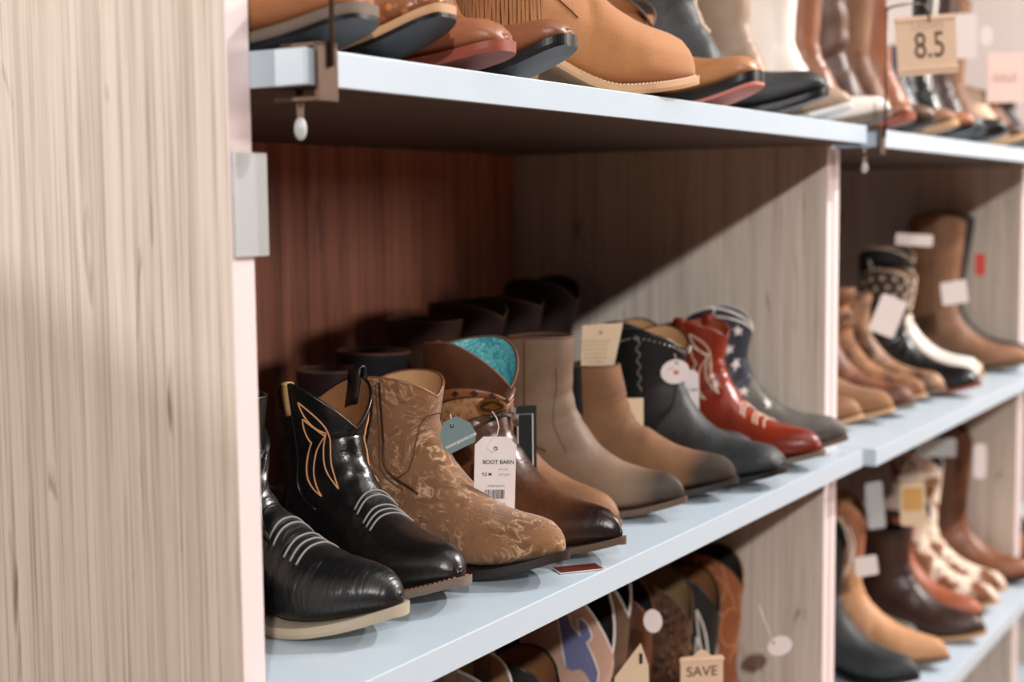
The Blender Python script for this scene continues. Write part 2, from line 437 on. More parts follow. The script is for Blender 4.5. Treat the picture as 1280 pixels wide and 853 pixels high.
        if stitch:
            mb = MB(); P_ = []
            for tt in np.linspace(.30, .9985, 130):
                x = L * tt; P_.append((x, -(float(s.w(x)) + ex * .35)))
            # walk by equal arc length
            arc = [0]
            for a, b in zip(P_[:-1], P_[1:]): arc.append(arc[-1] + math.hypot(b[0] - a[0], b[1] - a[1]))
            k = int(arc[-1] / .0042)
            for side in (1, -1):
                for i in range(k):
                    q0 = i / k * arc[-1]; q1 = q0 + .0026
                    def at(q): x = np.interp(q, arc, [p[0] for p in P_]); y = np.interp(q, arc, [p[1] for p in P_]); return (x, y * side, float(s.zb(x)) + .0016)
                    mb.tube([at(q0), at(min(q1, arc[-1]))], .00075, 4)
            mb.build('welt_stitching', stitch, so_o)
        return so_o
    def seam(s, mat, ph=-PI / 2, r=.0013, v0=None, v1=.99):
        v0 = v0 or s.vs * .78
        for sg in (1, -1):
            s.lines('side_seam', mat, [[(v0, ph * sg), (v1, ph * sg)]], r, .0004)
    def strap(s, mat, ph=-PI / 2, w=.016, up=.012, down=.05, both=True, th=.0016):
        for sg in ((1, -1) if both else (1,)):
            p = ph * sg; du = np.linalg.norm(s.S(1, p + .05) - s.S(1, p)) / .05; dp = w / 2 / du
            dvm = down / (np.linalg.norm(s.S(1, p) - s.S(.9, p)) / .1)
            rows = []
            for t in np.linspace(0, 1, 6): rows.append([s.P(1 - dvm * (1 - t), q, .0022) for q in (p - dp, p, p + dp)])
            c = s.G[-1].mean(0)
            for a in np.linspace(.2, PI - .2, 5):
                row = []
                for q in (p - dp, p, p + dp):
                    o = s.S(1, q); d = o - c; d[2] = 0; d /= np.linalg.norm(d)
                    row.append(o + d * (.0022 - .0035 + .0045 * math.cos(a)) + np.array([0, 0, up * math.sin(a)]))
                rows.append(row)
            for t in np.linspace(.1, 1, 4):
                row = []
                for q in (p - dp, p, p + dp):
                    o = s.S(1 - dvm * .9 * t, q); d = o - c; d[2] = 0; d /= np.linalg.norm(d); row.append(o - d * .0045)
                rows.append(row)
            V = [x for r_ in rows for x in r_]; n = len(rows); Fc = [(i * 3 + j, i * 3 + j + 1, (i + 1) * 3 + j + 1, (i + 1) * 3 + j) for i in range(n - 1) for j in (0, 1)]
            o = obj('pull_strap', V, Fc, mat, s.root); md = o.modifiers.new('thickness', 'SOLIDIFY'); md.thickness = th; md.offset = 0

def finish():
    pass
# ------------------------------------------------------------------ levels of the shelving
B = 1.2; T = .0223; D = .522
Z_TOP, Z_MID, Z_LOW = .1545, -.307, -.780
UNIT_DROP = -.004

W_FACE = wood('pale grey oak laminate', (222, 211, 199), (209, 197, 184), (188, 175, 161), off=0, sx=95)
W_BACK = wood('red brown oak laminate', (208, 134, 106), (184, 112, 86), (140, 82, 62), off=5, sx=34)
M_EDGE = plain('pale pink edge band', (228, 212, 212), .45)
M_SHELF = plain('pale blue grey shelf laminate', (186, 202, 215), .32)
M_SHELFU = plain('shade-darkened shelf underside', (84, 72, 66), .6)  # shade below the shelves put into the colour of a dark sheet
M_SHELFE = plain('cool grey shelf end', (190, 205, 208), .4)

def structure(mb, name, mat):
    o = mb.build(name, mat); o['kind'] = 'structure'; return o

def unit(x0, length, label, dz=0, prot=.05, tall=()):
    r = empty('shelving_unit', (x0, 0, 0), 0, label, 'shelves', 'shelving units standing in a row')
    low_top = Z_TOP + dz + ZO - .0262
    for xa in (-T, length):
        top = 2.30 if xa in tall else low_top
        m = MB(); m.box(xa, xa + T, 0.0012, D + .02, .002, top)
        p = m.build('side_panel', W_FACE, r)
        m = MB(); m.box(xa, xa + T, -.0006, .0012, .002, top, 0); m.build('edge_band', M_EDGE, p)
    m = MB(); m.box(0.0005, length - .0005, D, D + .014, .002, low_top); m.build('back_panel', W_BACK, r)
    for z in (Z_LOW - .46, Z_LOW, Z_MID, Z_TOP):
        zz = z + dz + ZO
        x1 = length + T * 1.02 - .0015; x0_ = .0006; m = MB()
        if z == Z_TOP:
            xa_ = .0006 if tall else -T + .001
            m.prism([(x0_, -prot), (x1, -prot), (x1, D + .014), (xa_, D + .014), (xa_, .0016), (x0_, .0016)], .0255, 'xy', zz - .0255)
        else: m.prism([(x0_, -prot), (x1, -prot), (x1, -.0008), (length - .0006, -.0008), (length - .0006, D - .0005), (x0_, D - .0005)], .0255, 'xy', zz - .0255)
        s = m.build('shelf', M_SHELF, r); bv = s.modifiers.new('edge', 'BEVEL'); bv.width = .0009; bv.segments = 2; bv.limit_method = 'ANGLE'
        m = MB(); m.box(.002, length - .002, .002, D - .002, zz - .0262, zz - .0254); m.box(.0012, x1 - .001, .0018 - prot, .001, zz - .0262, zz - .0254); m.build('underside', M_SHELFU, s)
    return r

U1 = unit(0, B, 'nearest pale wood shelving unit with blue grey shelves, holding the black and red boots', tall=(-T,))
U2 = unit(B + 2 * T + .0065, B, 'second shelving unit to the right, behind the tan size sign and the starry boots', UNIT_DROP, .060)
U3 = unit(2 * (B + 2 * T + .0065), .8, 'farthest shelving unit, only its near edge in view at the right', UNIT_DROP, .060)

# room
m = MB(); m.box(-4, 9, -5, 3, -.05, 0); structure(m, 'floor', wood('oak floor boards', (150, 112, 84), (128, 92, 66), (100, 70, 50), .4, 12))
m = MB(); m.box(-4, 9, -5, 3, 3.6, 3.65); structure(m, 'ceiling', plain('ceiling white', (225, 220, 214), .8))
m = MB(); m.box(-4, 9, 3, 3.1, 0, 3.6); structure(m, 'wall_back', plain('wall paint', (226, 218, 214), .8))
m = MB(); m.box(-2.4, -.4, 1.2, 1.3, 0, 1.667); structure(m, 'unseen_blocker', plain('unseen blocker paint', (205, 196, 188), .8))  # unseen block added to cast slanted shade on the near side panel
m = MB(); m.box(9, 9.1, -5, 3, 0, 3.6); structure(m, 'wall_right', plain('wall paint', (226, 218, 214), .8))

# ------------------------------------------------------------------ light
def area(name, loc, target, size, power, color, shape='DISK', sy=None, spread=None):
    l = bpy.data.lights.new(name, 'AREA'); l.shape = shape; l.size = size
    if sy: l.shape = 'RECTANGLE'; l.size_y = sy
    l.energy = power; l.color = color
    if spread: l.spread = spread
    o = bpy.data.objects.new(name, l); COL.objects.link(o); o.location = loc
    o.rotation_euler = (Vector(target) - Vector(loc)).to_track_quat('-Z', 'Y').to_euler(); return o
WARM = (1, .90, .82); COOL = (.80, .91, 1.0)
area('track_light_front', (-3.4, -2.7, 2.98), (.6, 0, 1.1), .16, 195, (1, .96, .93))
area('track_light_right', (2.6, -1.9, 3.3), (.8, 0, 1), .12, 135, (1, .95, .91))
area('track_light_far', (4.2, -2.6, 3.3), (2.0, 0, 1), .2, 130, (1, .94, .90))
area('ceiling_panel', (.6, -1.0, 3.55), (.6, -.8, 0), .8, 24, COOL, sy=2.4)
area('soft_fill_across_aisle', (2.9, -3.5, 2.0), (.4, .5, 1.0), 1.5, 66, (1, .86, .76), sy=.8)  # soft warm fill added to brighten the back panels
area('wall_lamp', (-2.6, 2.6, 2.27), (0, .2, 1.2), .08, 72, (1, .95, .90))
area('far_wall_fill', (7.2, -1.5, 3.3), (9, 0, 1.6), .8, 170, (1, .95, .93))  # fill added to brighten the far wall
wd = bpy.data.worlds.new('World'); SC.world = wd; wd.use_nodes = True
wd.node_tree.nodes['Background'].inputs['Color'].default_value = (.80, .88, 1, 1)
wd.node_tree.nodes['Background'].inputs['Strength'].default_value = .05

# ------------------------------------------------------------------ camera
cd = bpy.data.cameras.new('Camera'); cam = bpy.data.objects.new('Camera', cd); COL.objects.link(cam); SC.camera = cam
Rm = np.array([[.525991, -.850440, -.010], [-.084015, -.040249, -.995651], [.846334, .524650, -.092650]])
Rm = np.array([[0.5260265, -0.8504099, -0.0099565], [-0.0840214, -0.0403151, -0.9956481], [0.8463076, 0.5245738, -0.0926595]])
M4 = Matrix.Identity(4)
for i in range(3):
    M4[i][0] = Rm[0][i]; M4[i][1] = -Rm[1][i]; M4[i][2] = -Rm[2][i]
M4.translation = (-0.7629222, -0.6879719, 0.042856 + ZO)
cam.matrix_world = M4
cd.sensor_width = 36; cd.lens = 50.0; cd.clip_start = .02
cd.dof.use_dof = True; cd.dof.focus_distance = 1.28; cd.dof.aperture_fstop = 3.8; cd.dof.aperture_blades = 7
SC.view_settings.view_transform = 'Standard'; SC.view_settings.look = 'None'
SC.view_settings.exposure = -0.40; SC.view_settings.gamma = 1.0; SC.view_settings.use_curve_mapping = False
SC.cycles.max_bounces = 8; SC.cycles.use_denoising = True

# ------------------------------------------------------------------ leathers
BLK = leather('black smooth leather', (14, 14, 15), (24, 23, 24), .30, .10, 260, spec=.55)
BLKT = leather('black tumbled leather', (12, 12, 13), (24, 22, 22), .27, .3, 150, spec=.6)
BLKS = leather('black streaked leather', (12, 13, 14), (24, 24, 26), .30, .7, kind='streak', spec=.55)
BLKM = leather('black matt leather', (11, 12, 15), (20, 20, 24), .6, .2, 200)
EMB = leather('tan embossed suede', (112, 75, 47), (142, 101, 67), .85, .5, kind='emboss', c3=(196, 164, 132), sheen=.2)
TANS = leather('tan suede', (122, 84, 54), (146, 106, 72), .9, .25, 400, sheen=.15)
TANL = leather('tan lining leather', (176, 136, 96), (196, 158, 118), .7, .2)
TANB = leather('tan boot leather', (112, 74, 48), (140, 98, 67), .6, .25)
COG = leather('cognac leather', (108, 64, 40), (138, 86, 56), .38, .3, 160)
COGD = leather('dark cognac leather', (46, 27, 20), (98, 60, 38), .30, .35, 120, big=11)
BRND = leather('dark brown leather', (44, 28, 24), (66, 42, 34), .36, .2)
TAUPE = leather('taupe waxed leather', (92, 68, 50), (126, 100, 78), .6, .25, 150, big=10)
TAUPL = leather('taupe waxed vamp', (128, 108, 90), (160, 140, 120), .5, .25, 150, big=10)
REDL = leather('red leather', (140, 48, 27), (112, 34, 20), .28, .15, 200)
NAVY = leather('navy leather', (30, 38, 50), (42, 50, 62), .5, .2)
GREY = leather('grey brown distressed leather', (66, 62, 56), (96, 90, 82), .55, .4, 160, big=20)
GREYB = leather('charcoal distressed leather', (26, 28, 30), (50, 53, 55), .55, .5, 140, big=22)
TURQ = leather('turquoise crackled lining', (50, 140, 148), (86, 168, 176), .55, .3, kind='marble', c3=(150, 205, 205))
DLIN = leather('dark lining', (40, 34, 32), (54, 46, 42), .8, .1)
WHT = leather('white leather', (228, 218, 208), (240, 232, 224), .45, .15)
COW = leather('brown and white cowhide', (134, 82, 48), (80, 46, 28), .6, .2, kind='cow', c3=(232, 214, 194))
OST = leather('tan ostrich leather', (132, 80, 48), (146, 92, 58), .34, .9, kind='ostrich', c3=(184, 118, 72))
TOOL = leather('dark tooled leather', (66, 44, 32), (96, 64, 46), .35, 1.0, kind='tooled', c3=(28, 20, 18))
SNK = leather('pale scaled leather', (176, 140, 112), (200, 168, 140), .5, .7, kind='scale', c3=(150, 112, 86))
ORG = leather('orange brown leather', (134, 76, 46), (156, 96, 62), .4, .25)
PINK = leather('dusty pink leather', (184, 148, 130), (196, 162, 146), .5, .1)
LAV = leather('lavender blue inlay', (92, 98, 142), (116, 120, 158), .4, .1)
SLATE = leather('slate grey leather', (104, 120, 126), (126, 140, 144), .55, .2)
S_BEIGE = plain('beige crepe sole', (172, 158, 138), .8)
S_BRN = plain('brown stacked sole', (96, 76, 62), .7)
S_TAUPE = plain('grey brown leather sole', (112, 98, 86), .7)
S_DK = plain('dark brown sole', (40, 30, 27), .5)
S_BLK = plain('black rubber sole', (20, 21, 24), .35)
S_NAT = plain('natural leather sole', (190, 150, 112), .6)
S_RED = plain('red brown sole', (140, 66, 46), .5)
S_PINKS = plain('pink brown sole', (196, 120, 104), .6)
S_WHT = plain('white sole', (225, 220, 214), .6)
TH_TAN = plain('tan thread', (206, 150, 104), .7)
TH_CRM = plain('cream thread', (228, 205, 180), .7)
TH_GRY = plain('grey thread', (120, 118, 116), .6)
TH_BLK = plain('black thread', (16, 16, 18), .6)
TH_BRN = plain('brown thread', (92, 58, 38), .7)
BRASS = plain('aged brass', (150, 112, 60), .35, 1)
SILV = plain('silver metal', (200, 198, 194), .25, 1)
GOLDT = plain('gold fabric tape', (176, 140, 96), .6)

def arc(p0, p1, p2, n=9):
    return [tuple((1 - t) ** 2 * a + 2 * t * (1 - t) * b + t * t * c for a, b, c in zip(p0, p1, p2)) for t in [i / n for i in range(n + 1)]]

def wing(s, mat, ph0=-.72, vc=.90, sc=1.0, r=.0008, both=True):
    """flame stitched outline on the front quarter of the shaft; points are (v, angle)"""
    H = 1 - s.vs
    def q(u, w): return (1 - H * 1.5 * (1 - w), ph0 + u * sc)
    paths = []
    for sg in ((1, -1) if both else (1,)):
        def Q(u, w): v, p = q(u, w); return (v, p * sg)
        paths += [arc(Q(-.30, .86), Q(.15, .74), Q(.18, .50)), arc(Q(-.30, .86), Q(-.22, .64), Q(.14, .52)),
                  arc(Q(.18, .50), Q(.26, .26), Q(.02, .05)), arc(Q(.14, .52), Q(.02, .28), Q(.02, .05)),
                  arc(Q(-.26, .70), Q(-.30, .56), Q(-.16, .44)), arc(Q(-.26, .70), Q(.0, .58), Q(.12, .47)),
                  arc(Q(-.16, .44), Q(-.34, .30), Q(-.28, .10)), arc(Q(.12, .47), Q(-.05, .40), Q(-.28, .10))]
    k = len(paths) // (2 if both else 1)
    for i in range(0, len(paths), k): o = s.lines('shaft_stitching', mat, paths[i:i + k], r)
    return o

def toe_lines(s, mat, vs=(.30, .315, .345, .36), r=.0009, amp=.010, w=.9, name='toe_stitching'):
    paths = []
    for v in vs:
        paths.append([(v + amp * math.cos(p * 2.2), p) for p in np.linspace(-w, w, 15)])
    return s.lines(name, mat, paths, r, .0004)

def vof(s, z):
    """v on the side of the shaft at height z"""
    zs = [s.S(v, -PI / 2)[2] for v in np.linspace(s.vs * .8, 1, 40)]
    return float(np.interp(z, zs, np.linspace(s.vs * .8, 1, 40)))

def basic(s, up, sole, lin_, heel=None, collar=None, seam=None, strap=None, outs=None, stitch=None, uname='upper'):
    s.upper(up, uname); s.lining(lin_); s.sole(sole, heel, outs, stitch)
    if collar is not None: s.collar(collar)
    if seam is not None: s.seam(seam)
    if strap is not None: s.strap(strap)
    return s

def vamp(s, mat, peak=.06, v0=0.0, back=-.02, name='vamp', off=.0012):
    f = lambda p: s.vs + (peak * math.exp(-(min(abs(p % (2 * PI)), 2 * PI - abs(p % (2 * PI))) / .55) ** 2) + back)
    return s.patch(name, mat, v0, f, -PI, PI, off, 26, 64, closed=True)

STAR = [((.0075 if i % 2 == 0 else .0031) * math.sin(i * PI / 5), (.0075 if i % 2 == 0 else .0031) * math.cos(i * PI / 5)) for i in range(10)]
ELL = lambda a, b, n=18: [(a * math.cos(2 * PI * i / n), b * math.sin(2 * PI * i / n)) for i in range(n)]
PAIRG = None

# ------------------------------------------------------------------ middle shelf, nearest unit
# black round-toed harness boot
s = Boot('harness_boot', 'black round toe boot with crossed instep strap and pale sole, leftmost on the middle shelf', (.148, -.016), -88, Z_MID, L=.25, H=.190, W=.043, sd=.05, sw=.04, heel=.034, style='round', so=.008, spring=.022, welt=.004, th=1.06)
basic(s, BLKS, S_BEIGE, DLIN, heel=S_DK, collar=BLK)
toe_lines(s, TH_GRY, (.27, .288, .306, .345, .362), .0011, .0, .95)
f = lambda c: (lambda p: c + .030 * math.cos(p))
s.patch('instep_strap', BLK, lambda p: .565 + .05 * math.cos(p) , lambda p: .64 + .045 * math.cos(p), -2.6, 2.6, .0035, 5, 40)
s.patch('cross_strap', BLK, lambda p: .50 + .22 * (p + .2), lambda p: .555 + .22 * (p + .2), -.95, 1.3, .0065, 5, 30)
s.patch('strap_tip', BLK, lambda p: .45 + .12 * abs(p + .62), lambda p: .52, -.95, -.25, .0080, 4, 12)
# its mate, only the toe in view
s = Boot('harness_boot', 'black round toe boot with pale sole, half hidden behind the upright panel', (.078, .078), -86, Z_MID, L=.25, H=.165, W=.040, sd=.05, sw=.04, heel=.03, so=.008, welt=.004, th=1.1)
basic(s, BLKS, S_BEIGE, DLIN, heel=S_DK, collar=BLK)

# black western boot with wing stitching
s = Boot('western_boot', 'black western boot with tan wing stitching and brown lining, in front on the middle shelf', (.240, -.012), -104, Z_MID, L=.245, H=.188, W=.041, sd=.048, sw=.043, heel=.036, style='round', dip=.042, q=.85, so=.0065, welt=.0045, spring=.024, th=1.02)
BW = s
basic(s, BLKT, S_TAUPE, leather('brown suede lining', (120, 78, 44), (146, 98, 60), .85, .3), heel=S_TAUPE, collar=BLK, seam=BLK, strap=None, stitch=plain('rust thread', (150, 84, 60), .7))
s.strap(BLK, PI * .52, w=.020, up=.012, down=.03, both=False)
s.strap(GOLDT, -PI * .52, w=.009, up=.002, down=.03, both=False)
wing(s, TH_TAN, -.95, sc=1.25, r=.00085)
toe_lines(s, TH_GRY, (.30, .315, .330, .362, .377), .0011, .006, .85)
# its mate
s = Boot('western_boot', 'black western boot with tan stitching, mostly hidden beside the near upright panel', (.188, .115), -100, Z_MID, L=.245, H=.186, W=.038, sd=.044, sw=.040, heel=.034, dip=.034, q=.85)
basic(s, BLKT, S_TAUPE, DLIN, collar=BLK, seam=BLK); wing(s, TH_TAN, -.5); s.strap(GOLDT, PI / 2 * .99, w=.010, up=.002, down=.035, both=False)

# tan embossed bootie
s = Boot('ankle_boot', 'tan suede ankle boot with pale floral embossing and a side zip', (.364, -.044), -93, Z_MID, L=.25, H=.186, W=.0395, sd=.048, sw=.040, heel=.040, style='round', dip=.020, q=1.2, so=.0075, welt=.004, th=1.04, spring=.024)
B3 = s
basic(s, EMB, S_DK, TANL, collar=COG)
s.seam(TH_BRN, -PI / 2 * .96, .0009)
s.lines('zip', plain('bronze zip', (78, 52, 34), .45, .6), [[(s.vs * .72, -1.42), (.99, -1.42)]], .0014, .0004)
s.patch('pull_tab', EMB, lambda p: 1 - .05 * (1 - abs(p + 1.62) / .34), 1.0, -1.95, -1.3, .0022, 4, 10)
pl = [(s.vs * .83, -1.42), (s.vs * .82, -1.15), (s.vs * .87, -.85), (s.vs * .97, -.6), (s.vs * 1.12, -.35), (s.vs * 1.17, 0)]
pl += [(v, -p) for v, p in pl[-2::-1]]
s.lines('vamp_stitching', TH_BRN, [pl], .0008)

# belted boot with turquoise lining
s = Boot('western_boot', 'brown western boot with turquoise lining, woven bands and a brass concho', (.460, -.055), -96, Z_MID, L=.245, H=.212, W=.037, sd=.054, sw=.045, heel=.036, style='snip', dip=.048, dipb=.012, q=.9, so=.006, welt=.004, th=1.0)
B4 = s
basic(s, leather('dark cognac leather with dark toe', (46, 27, 18), (96, 60, 38), .30, .35, 120, big=11, toe=(.175, .225, (34, 20, 15))), S_BRN, DLIN if False else TURQ, heel=S_DK, collar=TH_BRN)
WEAVE = leather('woven tan band', (146, 104, 66), (178, 138, 98), .7, .3, kind='scale', c3=(120, 80, 48))
v1 = vof(s, .152); v2 = vof(s, .163); s.patch('studded_band', COG, v1, v2, -PI, PI, .0025, 3, 56, closed=True)
v3 = vof(s, .122); s.patch('woven_band', WEAVE, v3, v1 - .006, -PI, PI, .0030, 4, 56, closed=True)
v5 = vof(s, .104); s.patch('dark_band', TOOL, v5, v3 - .008, -PI, PI, .0022, 3, 56, closed=True)
dm = plain('dark diamond', (58, 32, 26), .4)
for p in np.arange(-2.6, 2.7, .42):
    s.decal('diamond', dm, [(.0045, 0), (0, .0035), (-.0045, 0), (0, -.0035)], (v1 + v2) / 2, p, .0032)
for p in (-.50, 2.6): 
    c = s.decal('concho', BRASS, ELL(.0135, .0085), (v1 + v3) / 2, p, .0055, thick=.003)
    s.decal('concho_rim', plain('dark brass', (70, 54, 36), .4, .8), ELL(.0110, .0065), (v1 + v3) / 2, p, .0063, parent=c)
    s.decal('concho_lozenge', BRASS, [(.008, 0), (0, .0045), (-.008, 0), (0, -.0045)], (v1 + v3) / 2, p, .0070, parent=c)
s.decal('silver_concho', SILV, ELL(.0070, .0085), vof(s, .112), .42, .008, thick=.005)
s.decal('silver_concho', SILV, ELL(.0055, .0065), s.vs * .96, .36, .007, thick=.005)
s.strap(TH_BRN, PI * .98, w=.014, up=.006, down=.02, both=False)
# its mate
s = Boot('ankle_boot', 'plain light brown boot with slim black welt, toe showing behind the belted boot', (.566, .004), -92, Z_MID, L=.235, H=.186, W=.034, sd=.044, sw=.033, heel=.04, style='round', so=.005, spring=.010)
basic(s, TANB, S_TAUPE, TANL, heel=S_BLK, collar=TANL)

# taupe bootie
s = Boot('ankle_boot', 'taupe waxed leather ankle boot with tall straight shaft and dark toe', (.668, -.026), -86, Z_MID, L=.235, H=.201, W=.036, sd=.044, sw=.034, heel=.038, style='snip', dip=.0, dipb=.004, so=.006)
B5 = s
basic(s, leather('taupe waxed leather with dark toe', (98, 76, 58), (132, 108, 88), .6, .25, 150, big=10, toe=(.180, .215, (58, 44, 36))), S_BRN, DLIN, heel=S_DK, collar=TH_BRN, seam=TH_BRN)
s.lines('ankle_seam', TH_BRN, [arc((s.vs * .70, -1.35), (s.vs * .80, -1.0), (s.vs * 1.0, -.72)), arc((s.vs * 1.0, -.72), (s.vs * 1.12, -.62), (s.vs * 1.30, -.70))], .0007)

# tan bootie with black back panel
s = Boot('ankle_boot', 'low tan nubuck ankle boot with a black back gusset and burnished toe', (.800, -.032), -83, Z_MID, L=.235, H=.156, W=.037, sd=.038, sw=.032, lean=-.004, heel=.030, style='round', dipb=.0, so=.007)
B6 = s
basic(s, leather('tan nubuck with dark toe', (108, 73, 46), (134, 95, 63), .8, .25, 400, toe=(.170, .205, (52, 38, 30))), S_DK, DLIN, heel=S_DK, collar=TH_BRN)
s.patch('elastic_gusset', plain('black elastic', (20, 19, 20), .8), s.vs * .80, .995, -2.35, -1.55, .0015, 6, 10)

# studded black-shaft western boot
s = Boot('western_boot', 'charcoal western boot with black studded scalloped shaft', (.890, -.056), -90, Z_MID, L=.235, H=.194, W=.038, sd=.052, sw=.044, heel=.036, style='square', dip=.030, q=.8, so=.0065)
B7 = s
basic(s, BLKM, S_BLK, TANL, collar=BLK, uname='shaft')
vamp(s, GREYB, .12, back=-.13)
mb = MB()
for sg in (1, -1):
    for p in np.linspace(.15, 2.9, 22):
        c = s.P(.955, p * sg, .001); mb.ball(c, .0017, 6)
mb.build('studs', SILV, s.root, True)['kind'] = 'stuff'
s.lines('side_braid', TH_GRY, [[(v, -1.5 + .05 * math.sin(v * 90)) for v in np.linspace(s.vs, .97, 40)]], .0011)
# its mate
s = Boot('western_boot', 'charcoal western boot, square toe showing between the studded boot and the red boot', (.960, .012), -90, Z_MID, L=.235, H=.196, W=.035, sd=.050, sw=.036, heel=.036, style='square', dip=.026, q=.8)
basic(s, BLKM, S_BLK, TANL, collar=BLK, uname='shaft'); vamp(s, GREYB, .10, back=-.01)

# red boot
s = Boot('western_boot', 'glossy red western boot with cream wing stitching', (1.030, -.056), -94, Z_MID, L=.245, H=.192, W=.038, sd=.050, sw=.042, heel=.038, style='round', dip=.022, q=.9, so=.006, welt=.0045)
B8 = s
basic(s, REDL, S_TAUPE, leather('red brown lining', (150, 84, 50), (170, 100, 64), .7, .1), heel=S_DK, collar=REDL, seam=REDL)
s.strap(REDL, -PI / 2, w=.018, up=.006, down=.055)
wing(s, TH_CRM, -.90, sc=1.3, r=.0009)
toe_lines(s, TH_CRM, (.24, .27, .285, .325, .34), .0009, .014, .8)
s.lines('vamp_seam', plain('dark red thread', (96, 26, 16), .5), [[(s.vs * (.86 + .0 * p) + .06 * math.exp(-(p / .5) ** 2), p) for p in np.linspace(-1.5, 1.5, 30)]], .0009)

# navy star boot
s = Boot('western_boot', 'navy western boot with white stars and white piping, grey toe, beside the upright panel', (1.165, -.044), -77, Z_MID, L=.235, H=.206, W=.036, sd=.050, sw=.034, heel=.034, style='snip', dip=.030, q=.85, so=.006)
B9 = s
basic(s, NAVY, S_BRN, NAVY, heel=S_DK, collar=S_WHT, uname='shaft')
vamp(s, GREY, .02, back=-.14)
toe_lines(s, TH_CRM, (.28, .295, .31, .345, .36), .0009, .012, .9)
for (v, p) in [(.84, -.80), (.66, -1.05), (.50, -.78), (.30, -1.05), (.80, -1.9), (.52, -1.8), (.12, -.75)]:
    for sg in (1, -1): s.decal('star', S_WHT, [(x * 1.15, y * 1.15) for x, y in STAR], s.vs + (1 - s.vs) * (v - .5) * 2, p * sg, .0016, rot=.2)
for sg in (1, -1):
    s.lines('piping', S_WHT, [[(s.vs + .02, -1.62 * sg), (1, -1.55 * sg)], [(.955 + .0 * p, p * sg) for p in np.linspace(-1.55, 0, 16)]], .0013)
# ------------------------------------------------------------------ back row of the middle shelf, nearest unit
MAR = leather('shade-darkened maroon leather', (26, 6, 8), (38, 10, 11), .6, .2)  # shade of the back row put into the leather colour
def quick(name, label, toe, hd, z, up, sole, lin_, collar=None, group=None, outs=None, heelm=None, seam=None, strap=None, stitch=None, vm=None, vpeak=.06, tl=None, wg=None, **k):
    s = Boot(name, label, toe, hd, z, group, **k)
    s.upper(up, 'shaft' if vm is not None else 'upper'); s.lining(lin_); s.sole(sole, heelm, outs, stitch)
    s.collar(collar or TH_BRN)
    if seam is not None: s.seam(seam)
    if strap is not None: s.strap(strap)
    if vm is not None: vamp(s, vm, vpeak, back=-.03)
    if tl is not None: toe_lines(s, tl)
    if wg is not None: wing(s, wg, -.75)
    return s
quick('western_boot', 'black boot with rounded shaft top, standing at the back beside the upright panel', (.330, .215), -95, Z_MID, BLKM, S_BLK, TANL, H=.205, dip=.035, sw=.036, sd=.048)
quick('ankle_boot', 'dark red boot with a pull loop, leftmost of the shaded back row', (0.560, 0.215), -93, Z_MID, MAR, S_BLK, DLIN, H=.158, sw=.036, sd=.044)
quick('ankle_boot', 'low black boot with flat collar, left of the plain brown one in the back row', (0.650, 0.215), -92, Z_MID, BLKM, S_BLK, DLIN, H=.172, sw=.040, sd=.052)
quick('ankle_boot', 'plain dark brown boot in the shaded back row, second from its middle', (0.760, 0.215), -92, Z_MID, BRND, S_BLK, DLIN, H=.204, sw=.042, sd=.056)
quick('western_boot', 'shade-dark maroon boot with angled collar in the middle of the shaded back row', (0.865, 0.215), -92, Z_MID, MAR, S_BLK, DLIN, H=.222, dip=.022, dipb=.004, sw=.046, sd=.060)
quick('western_boot', 'shade-dark maroon boot with a low collar in the shaded back row', (0.975, 0.215), -90, Z_MID, MAR, S_BLK, DLIN, H=.224, dip=.015, sw=.046, sd=.056)
quick('western_boot', 'tallest shade-dark maroon boot at the right end of the shaded back row', (1.080, 0.215), -88, Z_MID, MAR, S_BLK, DLIN, H=.246, dip=.034, sw=.048, sd=.060)

# ------------------------------------------------------------------ middle shelf, second unit
z2 = Z_MID + UNIT_DROP
quick('ankle_boot', 'plain tan ankle boot, nearest to the white panel edge on the second unit', (1.400, .010), -88, z2, TANB, S_NAT, TANL, L=.235, H=.14)
quick('ankle_boot', 'tan moccasin style boot with pale sole beside the studded strap boot', (1.500, -.010), -92, z2, TANS, S_NAT, TANL, L=.24, H=.16)
s = quick('ankle_boot', 'reddish brown buckle boot with white studs up the shaft', (1.585, -.018), -96, z2, leather('reddish brown mottled leather', (84, 46, 32), (140, 90, 64), .5, .4, big=26), S_TAUPE, TANL, L=.24, H=.20, collar=COG)
mb = MB()
for q_ in (-.5, -1.0):
    for v in np.linspace(s.vs * .95, .95, 5): mb.ball(s.P(v, q_, .001), .0045, 8)
mb.build('studs', S_WHT, s.root, True)
s.patch('harness_strap', TANB, lambda p: s.vs * .80 + .05 * math.cos(p), lambda p: s.vs * .88 + .05 * math.cos(p), -PI, PI, .003, 4, 40, closed=True)
quick('ankle_boot', 'rumpled brown slouch boot with rounded tan toe', (1.700, -.005), -98, z2, leather('mottled brown suede', (66, 38, 26), (176, 124, 86), .8, .5, big=30), S_NAT, TANL, L=.24, H=.205, slouch=.006)
quick('ankle_boot', 'brown boot with worn toe and silver buckle, beside the black boot', (1.800, -.012), -94, z2, leather('worn brown leather', (70, 44, 32), (176, 134, 100), .5, .4, big=28), S_TAUPE, TANL, L=.24, H=.19)
quick('western_boot', 'black western boot with red brown sole, wearing a blank white tag', (1.893, -.050), -94, z2, BLK, S_RED, DLIN, L=.24, H=.17, style='square', collar=BLK)
s = quick('western_boot', 'western boot with cream stars on dark shaft and white foot', (2.030, -.025), -96, z2, leather('mottled dark shaft', (58, 42, 36), (84, 62, 50), .6, .3), S_NAT, TANL, L=.25, H=.225, dip=.03, sw=.045, sd=.055, collar=TH_CRM, vm=COW, vpeak=.02)
s.patch('white_foot', WHT, .05, lambda p: s.vs * .86, -2.4, 2.4, .0022, 10, 30)
